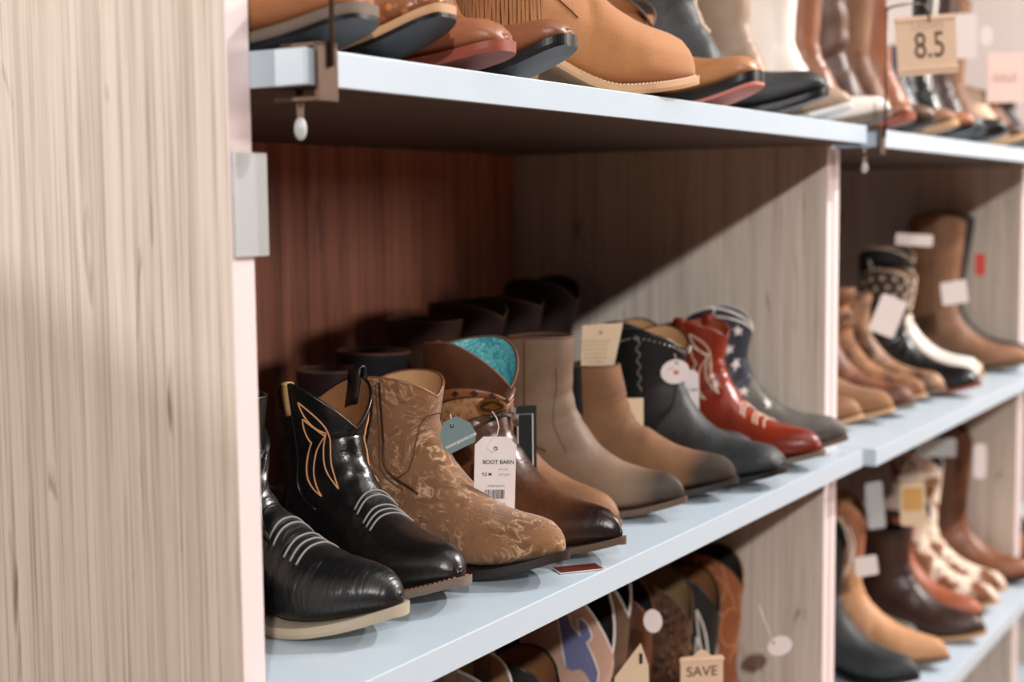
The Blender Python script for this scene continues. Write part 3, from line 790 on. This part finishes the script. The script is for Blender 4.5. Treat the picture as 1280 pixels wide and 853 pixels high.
for i in range(5):
    for j in range(6):
        s.decal('star', TH_CRM, [(x * .95, y * .95) for x, y in STAR], s.vs + (1 - s.vs) * (.18 + .17 * i), -2.4 + .46 * j + .2 * (i % 2), .002)
s = quick('western_boot', 'black western boot with white embroidery rings, behind the star boot', (2.130, .010), -95, z2, BLKM, S_BLK, DLIN, L=.25, H=.265, dip=.03, sw=.050, sd=.058, collar=TH_CRM)
for p in (-.5, -1.5, .5): s.decal('rosette', WHT, ELL(.012, .012), .88, p, .0016)
s.lines('embroidery', WHT, [arc((.95, -1.9), (.70, -1.2), (.55, -.4)), arc((.95, -.1), (.80, -.3), (.60, -.5)), arc((.92, .0), (.80, -.1), (.50, -.3))], .0016)
quick('tall_boot', 'tall tan western boot with folded top, far end of the middle shelf', (2.325, -.048), -86, z2, TANB, S_TAUPE, TANL, L=.25, H=.33, dip=.02, sw=.040, sd=.060, seam=TH_BRN, collar=TANB)
quick('tall_boot', 'tall black boot behind the tall tan boot, against the end panel', (2.408, -.035), -88, z2, BLKM, S_BLK, DLIN, L=.25, H=.335, W=.036, dip=.02, sw=.034, sd=.070, collar=BLK)
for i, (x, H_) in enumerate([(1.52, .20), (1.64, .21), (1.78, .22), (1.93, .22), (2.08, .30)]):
    quick('ankle_boot', ['plain dark boot at the back behind the tan moccasin style boot', 'dark brown boot at the back behind the slouch boot', 'black boot at the back of the second unit, left of its middle', 'shade-dark maroon boot at the back behind the black tagged boot', 'dark tall boot at the back behind the embroidered boot'][i], (x, .22), -92, z2, [BRND, COGD, BLKM, MAR, BRND][i], S_BLK, DLIN, H=H_, NV=40, NP=32)

# ------------------------------------------------------------------ lower shelf, nearest unit (tall shafts rise towards the camera)
zl = Z_LOW
def low(name, label, x, up, lin_, collar, y=-.04, H=.33, dip=.05, hd=-90, **k):
    k.setdefault('sw', .036); k.setdefault('sd', .056)
    return quick(name, label, (x, y), hd, zl, up, k.pop('sole', S_DK), lin_, collar=collar, H=H, dip=dip, L=k.pop('L', .255), **k)
s = low('tall_boot', 'beige canvas boot with a wide folded pull strap, leftmost under the middle shelf', .500, leather('grey beige canvas', (132, 112, 92), (150, 130, 108), .9, .4), TANL, S_WHT)
s.strap(leather('grey beige strap', (124, 104, 84), (140, 120, 98), .9, .5), -PI / 2, .024, .024, .06)
low('tall_boot', 'dark boot with tan lining beside the beige strap boot on the lower shelf', .602, BLKM, leather('tan brown lining', (128, 84, 48), (146, 98, 60), .8, .2), BLK, H=.31)
s = low('tall_boot', 'dusty pink tall boot with lavender blue inlay and white piping', .722, PINK, DLIN, S_WHT, H=.385, dip=.10, sw=.042, sd=.064, q=.8)
PB = s
blob = [(.020, -.03), (.022, -.012), (.013, .000), (.004, .008), (.008, .014), (.010, .021), (.006, .027), (-.001, .028), (-.007, .024), (-.007, .016), (-.003, .009), (-.012, .012), (-.018, .022), (-.026, .026), (-.030, .014), (-.027, .000), (-.024, -.014), (-.020, -.03)]
vv_ = s.vs + (1 - s.vs) * .76; KU = .05 / np.linalg.norm(s.S(vv_, -.80) - s.S(vv_, -.85)); KV = .01 / np.linalg.norm(s.S(vv_ + .01, -.85) - s.S(vv_, -.85))
for sg in (1, -1):
    d = s.decal('inlay', LAV, [(x * sg * 1.3, y * 1.2) for x, y in blob], s.vs + (1 - s.vs) * .76, -.85 * sg, .0018, rings=8)
    s.lines('inlay_piping', S_WHT, [[(s.vs + (1 - s.vs) * .76 + y * 1.2 * KV, -.85 * sg + x * sg * 1.3 * KU) for x, y in blob]], .0011, .0022, parent=d)
low('tall_boot', 'brown tall boot with white piping behind the dusty pink boot', .808, leather('smoky brown leather', (92, 70, 56), (112, 88, 70), .5, .2), DLIN, S_WHT, H=.395, dip=.09, sw=.042, sd=.062, q=.8, y=-.02)
low('tall_boot', 'cognac brown tall boot with pull strap, middle of the lower shelf', .887, COGD, DLIN, COG, H=.325, strap=COG, y=-.02)
s = low('tall_boot', 'dark tooled western boot with tan lining and brass studs, left of the save sign', .965, TOOL, leather('olive tan lining', (134, 108, 70), (156, 128, 88), .8, .2), TH_BRN, H=.318, dip=.06, sw=.044)
mb = MB()
rs = random.Random(3)
for i in range(60): mb.ball(s.P(rs.uniform(s.vs + .02, .93), rs.uniform(-2.6, .6), .001), .0019, 5)
o = mb.build('studs', BRASS, s.root, True); o['kind'] = 'stuff'
s = low('tall_boot', 'black western boot with white stitching and tan lining, right of the save sign', 1.060, BLKM, leather('tan brown lining', (128, 84, 48), (146, 98, 60), .8, .2), BLK, H=.305, dip=.06)
wing(s, S_WHT, -.6, r=.0016)
s = low('tall_boot', 'orange brown western boot with swirled stitching beside the end panel', 1.142, ORG, DLIN, COG, H=.318, dip=.05, sw=.040, seam=TH_TAN)
s.lines('swirl_stitching', leather('pale orange welt', (186, 122, 78), (200, 136, 92), .5, .1), [[(s.vs + (1 - s.vs) * (.12 + .8 * t) + .03 * math.sin(t * 14 + a), c + .34 * math.sin(t * 11 + a)) for t in np.linspace(0, 1, 40)] for a, c in ((0, -.5), (1.6, -1.1), (3.0, -1.8), (2, .2))] + [[(s.vs + (1 - s.vs) * .78 + .035 * math.cos(t), -.95 + .22 * math.sin(t)) for t in np.linspace(0, 6.28, 20)]], .0015)
low('tall_boot', 'slate grey suede boot at the back, behind the orange brown boot', 1.120, SLATE, DLIN, SLATE, y=.21, H=.335)
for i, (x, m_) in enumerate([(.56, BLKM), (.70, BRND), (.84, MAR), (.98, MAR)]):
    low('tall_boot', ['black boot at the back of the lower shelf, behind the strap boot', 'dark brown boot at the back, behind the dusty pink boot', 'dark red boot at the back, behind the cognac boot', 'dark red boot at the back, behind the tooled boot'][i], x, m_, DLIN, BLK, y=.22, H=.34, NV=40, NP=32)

# ------------------------------------------------------------------ lower shelf, second unit
zl = Z_LOW + UNIT_DROP
low('tall_boot', 'black boot with smooth shaft in the front corner of the lower shelf', 1.605, BLKM, DLIN, BLK, y=-.028, hd=-98, H=.27, L=.25, sole=S_BLK, vm=GREYB, vpeak=.03)
s = low('tall_boot', 'light tan pointed western boot with embroidered shaft', 1.735, leather('pale tan foot', (190, 138, 96), (204, 152, 110), .6, .2), TANL, TANB, y=-.045, hd=-90, H=.30, L=.27, sole=S_TAUPE, style='snip')
s.patch('shaft_overlay', leather('rust suede shaft', (150, 92, 60), (170, 112, 78), .7, .3), s.vs + .1, .99, -PI, PI, .001, 8, 48, closed=True)
s.lines('embroidery', WHT, [arc((.97, -1.6), (.85, -.7), (.72, -1.5)), arc((.90, -.9), (.80, -.3), (.66, -1.1)), arc((.93, -1.2), (.78, -.5), (.70, -.9)), arc((.8, -1.7), (.7, -1.2), (.62, -1.5))], .0018)
low('ankle_boot', 'grey brown low boot, toe behind the light tan pointed boot', 1.815, GREY, DLIN, BLK, y=.03, hd=-92, H=.16, L=.235, sole=S_NAT)
s = low('ankle_boot', 'dark brown slip-on boot with round toe and pale sole edge', 1.925, BRND, DLIN, BRND, y=-.064, hd=-93, H=.20, L=.25, dip=.0, sole=S_NAT, sw=.038, sd=.05)
low('ankle_boot', 'russet boot directly behind the dark brown slip-on boot', 2.035, leather('russet leather', (146, 78, 50), (168, 96, 66), .45, .2), DLIN, COG, y=-.03, hd=-98, H=.20, L=.25, dip=.0, sw=.036)
low('western_boot', 'brown and white cowhide boot, nearer of the two with that hide', 2.150, COW, DLIN, WHT, y=-.035, hd=-96, H=.22, L=.255, sole=S_NAT)
low('western_boot', 'brown and white cowhide boot with tall shaft, farther of the two with that hide', 2.262, COW, DLIN, WHT, y=-.025, hd=-96, H=.30, L=.255, sole=S_NAT, sw=.048)
low('tall_boot', 'tall brown riding boot against the end panel of the lower shelf', 2.405, COGD, COG, COG, y=-.055, hd=-88, H=.34, L=.25, sw=.036, sole=S_DK, vm=COG)
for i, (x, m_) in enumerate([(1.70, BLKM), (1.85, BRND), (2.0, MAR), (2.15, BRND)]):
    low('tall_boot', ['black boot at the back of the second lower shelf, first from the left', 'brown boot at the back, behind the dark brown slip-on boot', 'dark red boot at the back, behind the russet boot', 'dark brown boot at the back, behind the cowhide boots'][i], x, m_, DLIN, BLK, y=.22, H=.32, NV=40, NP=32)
# farthest unit: two boots at its near end
zl = Z_LOW + UNIT_DROP
low('ankle_boot', 'russet brown boot on the farthest unit, seen past the last panel', 2.62, ORG, DLIN, COG, y=-.05, H=.20)
low('ankle_boot', 'dark brown boot on the farthest unit, second past the last panel', 2.76, BRND, DLIN, COG, y=-.05, H=.20)

# ------------------------------------------------------------------ top shelf
zt = Z_TOP
def topb(name, label, x, up, sole, y=-.06, hd=-88, H=.34, L=.26, **k):
    k.setdefault('spring', .022); k.setdefault('sw', .046); k.setdefault('sd', .058); k.setdefault('heel', .042); k.setdefault('dip', .04); k.setdefault('th', .80)
    return quick(name, label, (x, y), hd, k.pop('z', zt), up, sole, k.pop('lin_', DLIN), H=H, L=L, **k)
topb('western_boot', 'brown western boot with black sole, leftmost on the top shelf', .058, leather('light brown leather', (136, 84, 50), (156, 102, 66), .4, .2), S_TAUPE, style='square', so=.007, sw=.040, outs=S_BLK, lift=.0034)
s = topb('western_boot', 'tan ostrich-skin boot with square toe turned up, second on the top shelf', .160, OST, S_NAT, hd=-86, style='square', so=.006, spring=.034, L=.285, W=.036, th=.72, outs=S_BLK, lift=.0034)
s.patch('shaft_overlay', leather('pale peach leather', (226, 190, 164), (236, 204, 180), .5, .2), lambda p: s.vs * (.62 + .10 * abs(math.sin(p))), .99, -PI, PI, .0012, 10, 48, closed=True)
topb('western_boot', 'brown square-toe boot on thick rust coloured sole', .245, leather('warm brown leather', (126, 72, 44), (146, 90, 58), .4, .2), S_RED, style='square', so=.008, spring=.016, W=.034, th=.72, y=-.062)
topb('western_boot', 'cognac square-toe boot with glossy black sole, in front of the fringed boot', .350, COG, S_BLK, style='square', so=.009, spring=.030, y=-.062, W=.034, th=.72)
SU = leather('honey suede', (160, 106, 62), (176, 122, 76), .85, .3, 420, sheen=.15)
def fringe(s, z1, z0, p0, p1, n, mat):
    mb = MB(); rs = random.Random(5)
    for i in range(n):
        p = p0 + (p1 - p0) * i / (n - 1); a = s.P(vof(s, z1), p, .009); nn = s.N(vof(s, z1), p); t = np.cross(nn, [0, 0, 1]); wd_ = .00155
        zz = z0 + rs.uniform(-.003, .004); pts = []
        for k in range(5):
            q = k / 4; c = a + nn * (.002 + .006 * q) + t * rs.uniform(-.0008, .0008); c[2] = z1 + (zz - z1) * q; pts.append(c)
        V = []
        for c in pts: V += [c - t * wd_ - nn * .0006, c + t * wd_ - nn * .0006, c + t * wd_ + nn * .0006, c - t * wd_ + nn * .0006]
        F_ = [(k * 4 + j, k * 4 + (j + 1) % 4, k * 4 + 4 + (j + 1) % 4, k * 4 + 4 + j) for k in range(4) for j in range(4)] + [(0, 3, 2, 1), (16, 17, 18, 19)]
        mb.add(V, F_)
    o = mb.build('fringe', mat, s.root); o['kind'] = 'stuff'; return o
s = topb('ankle_boot', 'honey suede boot with long leather fringe and stitched pale welt, largest on the top shelf', .632, SU, S_NAT, y=-.052, hd=-33, H=.30, L=.27, style='round', spring=.016, so=.008, stitch=TH_CRM, welt=.0045, th=1.25, W=.043, sd=.064, sw=.044)
fringe(s, .150, .034, -3.3, -1.40, 30, leather('fringe suede', (140, 92, 54), (166, 114, 70), .85, .3, 420))
s.lines('cutout_stitching', TH_BRN, [arc((s.vs * .72, -1.5), (s.vs * .98, -1.0), (s.vs * 1.06, -1.5))], .0009)
s = topb('western_boot', 'pale scaled leather boot with smooth tan foot, behind the largest suede boot', .718, SNK, S_NAT, y=.078, hd=-104, L=.25, sw=.040, vm=None)
s.patch('foot_overlay', leather('smooth tan foot', (172, 112, 72), (188, 130, 90), .4, .1), 0, s.vs * .74, -PI, PI, .0012, 20, 40, closed=True)
topb('western_boot', 'tan square-toe boot with black welt and pink outsole', .796, leather('caramel leather', (154, 100, 58), (176, 122, 78), .4, .2), S_BLK, style='square', so=.012, spring=.026, outs=S_PINKS, L=.25, y=-.060, hd=-90, H=.14, lift=.0034)
topb('tall_boot', 'brown tall boot standing behind the caramel square-toe boot', .850, COG, S_DK, y=.09, hd=-92)
s = topb('tall_boot', 'distressed charcoal tall boot with frayed cream edge', 1.025, GREYB, S_BLK, y=-.060, hd=-70, L=.285, style='square', so=.010, spring=.028, sd=.066, sw=.054)
s.lines('frayed_edge', TH_CRM, [[(v, .25 + .03 * math.sin(v * 160)) for v in np.linspace(s.vs * .72, .98, 60)]], .0030)
topb('tall_boot', 'grey brown tall boot with white sole beside the charcoal boot', 1.165, leather('grey tan leather', (140, 114, 94), (166, 140, 118), .5, .3), S_WHT, y=-.045, hd=-88, L=.25, sw=.040)
zt2 = Z_TOP + UNIT_DROP
TB2 = [(1.330, -.050, WHT, S_TAUPE, 'plain white tall boot, first on the second top shelf'), (1.440, -.052, COG, S_RED, 'cognac tall boot with red sole left of the size sign rod'),
       (1.550, -.055, leather('wrinkled dark brown leather', (62, 40, 30), (104, 72, 54), .35, .6), S_DK, 'wrinkled dark brown slouch boot beside the sign rod'), (1.665, -.060, TANB, S_NAT, 'tan tall boot just left of the size sign'),
       (1.780, -.062, ORG, S_BLK, 'orange brown boot under the size sign'), (1.890, -.05, leather('blue black leather', (36, 46, 56), (70, 84, 94), .35, .3), S_BLK, 'blue black boot under the size sign'),
       (2.005, -.065, BLK, S_BLK, 'glossy black boot with thick sole beyond the size sign'), (2.115, -.04, WHT, S_NAT, 'cream tall boot right of the size sign'), (2.225, -.05, BRND, S_NAT, 'dark brown tall boot beyond the cream boot'),
       (2.335, -.05, TANB, S_BLK, 'tan tall boot third from the far end of the top shelf')]
for i, (x, y, up, so_, lb) in enumerate(TB2):
    topb('tall_boot', lb, x, up, so_, y=y, hd=-88 + 2 * (i % 2), z=zt2, H=.34, L=.25, style='square' if i % 2 else 'round', so=.009, NV=52, NP=40, slouch=.005 if i == 2 else 0, sw=.042)
zt3 = zt2
for i, (x, up) in enumerate([(2.50, leather('pale sand leather', (206, 176, 150), (222, 194, 168), .5, .2)), (2.62, COG), (2.74, BLKM)]):
    topb('ankle_boot', ['pale sand low boot, last but two on the top shelf', 'cognac low boot, last but one on the top shelf', 'black low boot at the far end of the top shelf'][i], x, up, S_DK, y=-.055, z=zt3, H=.15, L=.25, style='square')
for i, (x, z_, m_) in enumerate([(.12, zt, COG), (.27, zt, BRND), (.42, zt, COGD), (.56, zt, ORG), (.70, zt, BRND), (1.0, zt, COGD), (1.14, zt, BRND), (1.36, zt2, COG), (1.50, zt2, BRND), (1.64, zt2, TANB), (1.78, zt2, BLKM), (1.92, zt2, COGD), (2.06, zt2, BRND), (2.22, zt2, COG)]):
    topb('tall_boot', ['cognac boot at the back behind the ostrich-skin boot', 'dark brown boot at the back behind the rust soled boot', 'dark cognac boot at the back behind the black soled boot', 'orange brown boot at the back behind the fringed boot', 'dark brown boot at the back behind the scaled boot', 'dark cognac boot at the back behind the charcoal boot', 'dark brown boot at the back behind the white soled boot', 'cognac boot at the back behind the white boot', 'dark brown boot at the back left of the sign rod', 'tan boot at the back behind the wrinkled slouch boot', 'black boot at the back behind the size sign', 'dark cognac boot at the back behind the glossy black boot', 'dark brown boot at the back behind the cream boot', 'cognac boot at the back near the far end of the top shelf'][i],
         x, m_, S_DK, y=.23, z=z_, H=.36, NV=36, NP=28)

# ------------------------------------------------------------------ paper tags, signs and clamps
def text(body, size, loc, parent, mat, bold=0, name='lettering', align='CENTER', sx=1.0):
    c = bpy.data.curves.new('t', 'FONT'); c.body = body; c.size = size; c.align_x = align; c.align_y = 'CENTER'; c.extrude = .00012; c.offset = bold
    t = bpy.data.objects.new('t', c); COL.objects.link(t)
    bpy.context.view_layer.update()
    me = bpy.data.meshes.new_from_object(t.evaluated_get(bpy.context.evaluated_depsgraph_get()))
    bpy.data.objects.remove(t); me.materials.clear(); me.materials.append(mat)
    o = bpy.data.objects.new(name, me); COL.objects.link(o); o.parent = parent
    o.rotation_euler = (PI / 2, 0, 0); o.location = loc; o.scale = (sx, 1, 1); return o
INK = plain('black ink', (30, 28, 28), .7); INKG = plain('grey ink', (120, 114, 112), .7); INKB = plain('brown ink', (92, 62, 46), .7)
P_WHT = plain('white card', (232, 222, 220), .6); P_CRM = plain('cream card', (222, 198, 168), .7); P_TEAL = plain('grey teal card', (112, 134, 136), .5)
P_TAN = plain('kraft tan board', (226, 196, 168), .6); STR = plain('white string', (226, 216, 208), .7)
def cut(w, h, c): return [(-w / 2, -h / 2), (w / 2, -h / 2), (w / 2, h / 2 - c), (w / 2 - c, h / 2), (-w / 2 + c, h / 2), (-w / 2, h / 2 - c)]
def rrect(w, h, r, n=5):
    P_ = []
    for cx_, cy_, a0 in ((w / 2 - r, h / 2 - r, 0), (-w / 2 + r, h / 2 - r, PI / 2), (-w / 2 + r, -h / 2 + r, PI), (w / 2 - r, -h / 2 + r, 1.5 * PI)):
        for i in range(n + 1): a = a0 + PI / 2 * i / n; P_.append((cx_ + r * math.cos(a), cy_ + r * math.sin(a)))
    return P_
def hang(name, label, c, poly, mat, yaw=-48, roll=0, pitch=0, cat='tag', th=.0006, hole=None, string=None, group=None):
    r = empty(name, (c[0], c[1], c[2] + ZO), 0, label, cat, group); r.rotation_mode = 'ZXY' if False else 'XYZ'
    r.rotation_euler = (Matrix.Rotation(math.radians(yaw), 3, 'Z') @ Matrix.Rotation(math.radians(pitch), 3, 'X') @ Matrix.Rotation(math.radians(roll), 3, 'Y')).to_euler()
    m = MB(); m.prism(poly, th, 'xz', 0); m.build('card', mat, r)
    if hole:
        m = MB(); m.tube([(hole[0] + .0016 * math.cos(a), -.0003, hole[1] + .0016 * math.sin(a)) for a in np.linspace(0, 2 * PI, 10, endpoint=False)], .0005, 5, True); m.build('eyelet', INK, r, True)
    if string:
        m = MB(); m.tube(string, .0005, 5); m.build('string', STR, r, True)
    return r
t = hang('price_tag', 'white hang tag printed with store name, barcode and price, on the belted boot', (.386, .0455, -.2215), cut(.0405, .089, .008), P_WHT, -50, 2, hole=(.000, .033),
         string=[(.000, -.001, .033), (-.004, -.002, .030), (-.008, -.002, .034), (-.006, -.001, .041), (.001, -.0005, .046), (.003, .001, .054), (.001, .004, .062), (-.003, .010, .068)])
text('BOOT BARN', .0054, (.003, -.0002, .0195), t, INK, .00008)
text('8.5 M', .0042, (-.008, -.0002, .0075), t, INK, .0001); text('STYLE 02', .0026, (.009, -.0002, .0072), t, INKG)
text('SKU 0142', .0022, (.008, -.0002, .0125), t, INKG); text('LADIES BOOTS', .0026, (.001, -.0002, -.0040), t, INKG)
m = MB(); rs = random.Random(2); x = -.0095
while x < .0105:
    w_ = rs.choice([.0004, .0004, .0008, .0011]); m.box(x, x + w_, -.0003, -.0001, -.0165, -.0075); x += w_ + rs.choice([.0004, .0006, .0008])
m.build('barcode', INK, t)
text('COMPARE AT $249.99', .0022, (.0, -.0002, -.0215), t, INKG); text('YOU PAY ONLY', .0022, (.001, -.0002, -.0250), t, INKG); text('$224.99', .0038, (.001, -.0002, -.0300), t, INK, .00006)
t = hang('size_tag', 'small grey teal tag with white web address, on the embossed suede boot', (.372, .080, -.1745), [(-.0175, -.008), (-.013, -.0155), (.013, -.0155), (.0175, -.008), (.0165, .004), (.007, .0155), (-.007, .0155), (-.0165, .004)], P_TEAL, -48, 24 - 48, hole=(-.001, .009), string=[(-.001, -.001, .009), (.001, .002, .014), (.003, .004, .019)])
text('WWW.BOOTS.COM', .0036, (.001, -.0002, -.0085), t, S_WHT, .00012)
t = hang('framed_card', 'black card with thin white border behind the belted boot', (.530, .098, -.205), rrect(.026, .074, .001), plain('black green card', (14, 22, 24), .5), -40, 0, th=.0012)
m = MB(); m.tube([(-.0085, -.0005, -.05), (-.0085, -.0005, .028), (.0085, -.0005, .028), (.0085, -.0005, -.034)], .0005, 4); m.build('white_line', P_WHT, t)
t = hang('care_card', 'cream paper card with rows of print, tucked in the low tan boot', (.775, .138, -.128), [(-.024, -.030), (.016, -.030), (.029, .030), (-.022, .027)], P_CRM, -55, 0, hole=(.001, .018))
for k in range(7): text(['genuine leather upper', 'natural marks and', 'variations in colour', 'are a feature of', 'this material and', 'not a defect', 'care with wax'][k], .0042, (-.006, -.0002, .008 - k * .0052), t, plain('brown print', (170, 140, 110), .8))
hang('paper_tag', 'plain beige tag between the low tan boot and the studded boot', (.795, .100, -.2113), rrect(.021, .040, .001), P_CRM, -55)
t = hang('oval_tag', 'oval white tag with small red mark, hanging on the studded boot', (.872, .082, -.1655), ELL(.0185, .0155, 28), P_WHT, -55, -10, hole=(.004, .011), string=[(.004, -.001, .011), (.003, .0, .022), (.006, .003, .034), (.002, .006, .040)])
m = MB(); m.prism([(x + .001, y - .001) for x, y in ELL(.0035, .0028)], .0003, 'xz', -.0004); m.build('red_mark', plain('red ink', (206, 84, 70), .6), t)
m = MB(); m.tube([(-.009, -.0003, .004), (-.005, -.0003, .0055), (-.001, -.0003, .0045)], .0004, 4); m.build('printed_line', INKG, t)
t = hang('price_tag', 'long white tag between the studded boot and the red boot', (.932, .090, -.206), cut(.026, .072, .006), P_WHT, -55)
text('BOOT BARN', .0036, (.001, -.0002, .010), t, INK, .0001)
# leaflet under the suede boot's toe
r = empty('leaflet', (.4215, -.0270, Z_MID + ZO + .0008), math.radians(-38), 'dark red brown leaflet with white edge, lying on the middle shelf edge', 'card')
m = MB(); m.box(-.0235, .0235, -.0115, .0115, 0, .0006); m.build('paper', P_WHT, r); m = MB(); m.box(-.0225, .0225, -.0105, .0115, .0006, .0009); m.build('printed_face', plain('red brown print', (96, 40, 26), .35), r)

# lower shelf tags
hang('oval_tag', 'oval white tag hanging on the tooled boot', (.722, .040, -.4452), ELL(.0115, .0145, 24), P_WHT, -45, -15)
t = hang('paper_tag', 'triangular beige tag standing up left of the save sign', (.640, .026, -.474), [(-.022, -.03), (.020, -.03), (.019, .000), (.010, .026), (-.020, -.012)], P_CRM, -50)
m = MB(); m.box(.008, .012, -.0006, -.0002, .002, .014); m.build('punched_slot', INK, t)
t = hang('save_sign', 'small tan sign reading SAVE clipped in front of the lower shelf boots', (.778, .002, -.5225), [(-.0265, -.036), (.0265, -.036), (.0265, .024), (.012, .025), (.004, .032), (-.004, .032), (-.012, .025), (-.0265, .024)], P_TAN, -50, 0, cat='sign', th=.002)
text('SAVE', .0175, (.0, -.0004, .006), t, INKB, .0001); text('20%', .0175, (.0, -.0004, -.016), t, INKB, .0001)
m = MB(); m.box(-.0275, .0275, -.0015, .0025, .019, .022); m.build('moulding', P_TAN, t)
hang('oval_tag', 'oval white tag beside the orange brown boot', (1.018, -.005, -.5489), ELL(.0175, .0135, 24), P_WHT, -50, -12, hole=(-.008, .007), string=[(-.008, -.001, .007), (-.012, .002, .03), (-.016, .006, .06)])
# second unit tags
hang('price_tag', 'tilted blank white tag on the black boot with the red brown sole', (1.595, .030, -.1427), rrect(.046, .066, .006), P_WHT, -55, 22)
hang('price_tag', 'white tag on the shaft of the tall tan boot', (2.019, .030, -.1271), rrect(.050, .044, .003), P_WHT, -60, -8)
hang('price_tag', 'white label over the top of the embroidered black boot', (1.917, .080, -.0231), rrect(.070, .022, .004), P_WHT, -60, 4)
hang('price_tag', 'small red tag on the tall black boot', (2.173, .020, -.0789), rrect(.020, .044, .002), plain('red card', (176, 52, 44), .6), -60)
t = hang('price_tag', 'cream tag with ochre panel on a ribbon loop, lower shelf', (1.760, .030, -.4951), rrect(.046, .078, .008), P_CRM, -58, -2, string=[(-.014, 0, .036), (-.014, .002, .07), (.0, .004, .085), (.014, .002, .07), (.018, 0, .036)])
m = MB(); m.prism([(x, y + .010) for x, y in rrect(.036, .042, .003)], .0003, 'xz', -.0004); m.build('ochre_panel', plain('ochre print', (206, 158, 92), .7), t)
hang('price_tag', 'small white tag low on the light tan pointed boot', (1.497, .030, -.5497), rrect(.038, .033, .004), P_WHT, -58, -8)
hang('price_tag', 'pale grey tag behind the embroidered tan boot', (1.668, .070, -.4836), rrect(.031, .084, .004), plain('pale grey card', (180, 184, 186), .6), -58, -6)
hang('price_tag', 'white tag with ribbon near the end panel, lower shelf', (2.207, .020, -.4859), rrect(.026, .072, .008), P_WHT, -60)
hang('price_tag', 'pale label over the cowhide boot', (2.056, .070, -.439), rrect(.080, .038, .004), plain('pale grey card', (180, 184, 186), .6), -60)
# top shelf signs
t = hang('size_sign', 'tan board sign reading LADIES 8.5 hanging from the bent rod', (1.318, -.105, .2715), rrect(.086, .084, .001), P_TAN, -58, -4, cat='sign', th=.003)
text('8.5', .052, (.004, -.0006, -.002), t, INKB, .0002, sx=.72); text('LADIES', .0155, (.002, -.0006, .027), t, plain('faint tan ink', (200, 172, 150), .7), .0001)
for z_ in (-.034, .037):
    m = MB(); m.box(-.044, .044, -.0022, .0045, z_ - .002, z_ + .002, .0006); m.build('moulding', P_TAN, t)
t = hang('sale_sign', 'pale pink sign near the far end of the top shelf', (1.939, -.075, .2716), rrect(.068, .090, .001), plain('pale pink board', (240, 214, 204), .6), -58, 0, cat='sign', th=.003)
text('SALE', .021, (.0, -.0006, .0), t, plain('faint pink ink', (222, 176, 164), .7), .0002)
hang('price_tag', 'white tag right of the size sign', (1.711, -.060, .3253), rrect(.038, .075, .006), P_WHT, -58)
hang('price_tag', 'white square label left of the size sign', (1.433, -.030, .3248), rrect(.040, .078, .003), P_WHT, -58)
hang('oval_tag', 'round white tag on the far top shelf', (1.854, -.060, .339), ELL(.012, .018, 20), P_WHT, -58)

BRZ = plain('bronze painted metal', (88, 66, 52), .45, .5); CLR = plain('clear plastic', (235, 240, 242), .12, 0, .6, trans=.85)
def clamp(x, prot, z, label, tall):
    """C-shaped clamp on the shelf corner with its rod and thumb screw"""
    r = empty('rod_clamp', (x, -prot - .001, z + ZO), 0, label, 'clamp')
    m = MB(); w_ = .0112
    m.box(-w_, w_, -.0042, -.0006, -.034, .0035, .0006); m.box(-w_, w_, -.0042, .030, .0012, .0042, .0006); m.box(-w_, w_, -.0042, .036, -.0362, -.0326, .0006)
    m.build('bracket', BRZ, r)
    m = MB(); m.box(-.0020, .0020, -.0048, -.0040, -.013, .0048); m.build('slot', TH_BLK, r)
    m = MB(); m.tube([(.002, -.0062, -.012), (.002, -.0062, tall)], .0017, 8); rod = m.build('rod', plain('brown steel rod', (92, 78, 66), .4, .7), r, True)
    m = MB(); m.tube([(-.0, .022, -.027), (0, .022, -.046)], .0028, 10); sc = m.build('screw', SILV, r, True)
    m = MB(); m.ball((0, .022, -.054), .0062, 12, (.75, .75, 1.35)); m.build('knob', plain('clear acrylic knob', (226, 232, 232), .15, 0, .6, trans=.35), sc, True)
    return r
clamp(.0200, .05, Z_TOP, 'bronze clamp with upright rod on the near corner of the top shelf', .30)
r2 = clamp(1.2475, .060, Z_TOP + UNIT_DROP, 'bronze clamp with bent rod holding the tan size sign', .170)
mb = MB(); mb.tube([(.002, -.0062, .165), (.006, -.010, .170), (.030, -.024, .176), (.055, -.038, .178)], .0017, 8)
mb.tube([(.055, -.038, .178), (.060, -.044, .176), (.064, -.0475, .168), (.066, -.048, .158), (.069, -.0475, .155)], .0016, 8); mb.build('sign_arm', plain('brown steel rod', (92, 78, 66), .4, .7), r2, True)
# clear ticket holder on the upright edge
r = empty('ticket_holder', (-.0215, -.0042, .0475 + ZO), 0, 'clear plastic ticket holder on the edge of the nearest upright', 'ticket holder')
m = MB(); m.box(0, .0335, 0, .0012, -.0365, .0365, .0003); m.box(0, .0335, .0022, .0034, -.0365, .0365, .0003); m.build('sleeve', plain('frosted clear plastic', (232, 236, 238), .3, 0, .5, trans=.55), r)
m = MB(); m.box(.0225, .0335, .0012, .0022, -.0365, .0365); m.build('fold', plain('frosted fold', (214, 220, 222), .3, 0, .5, trans=.25), r)
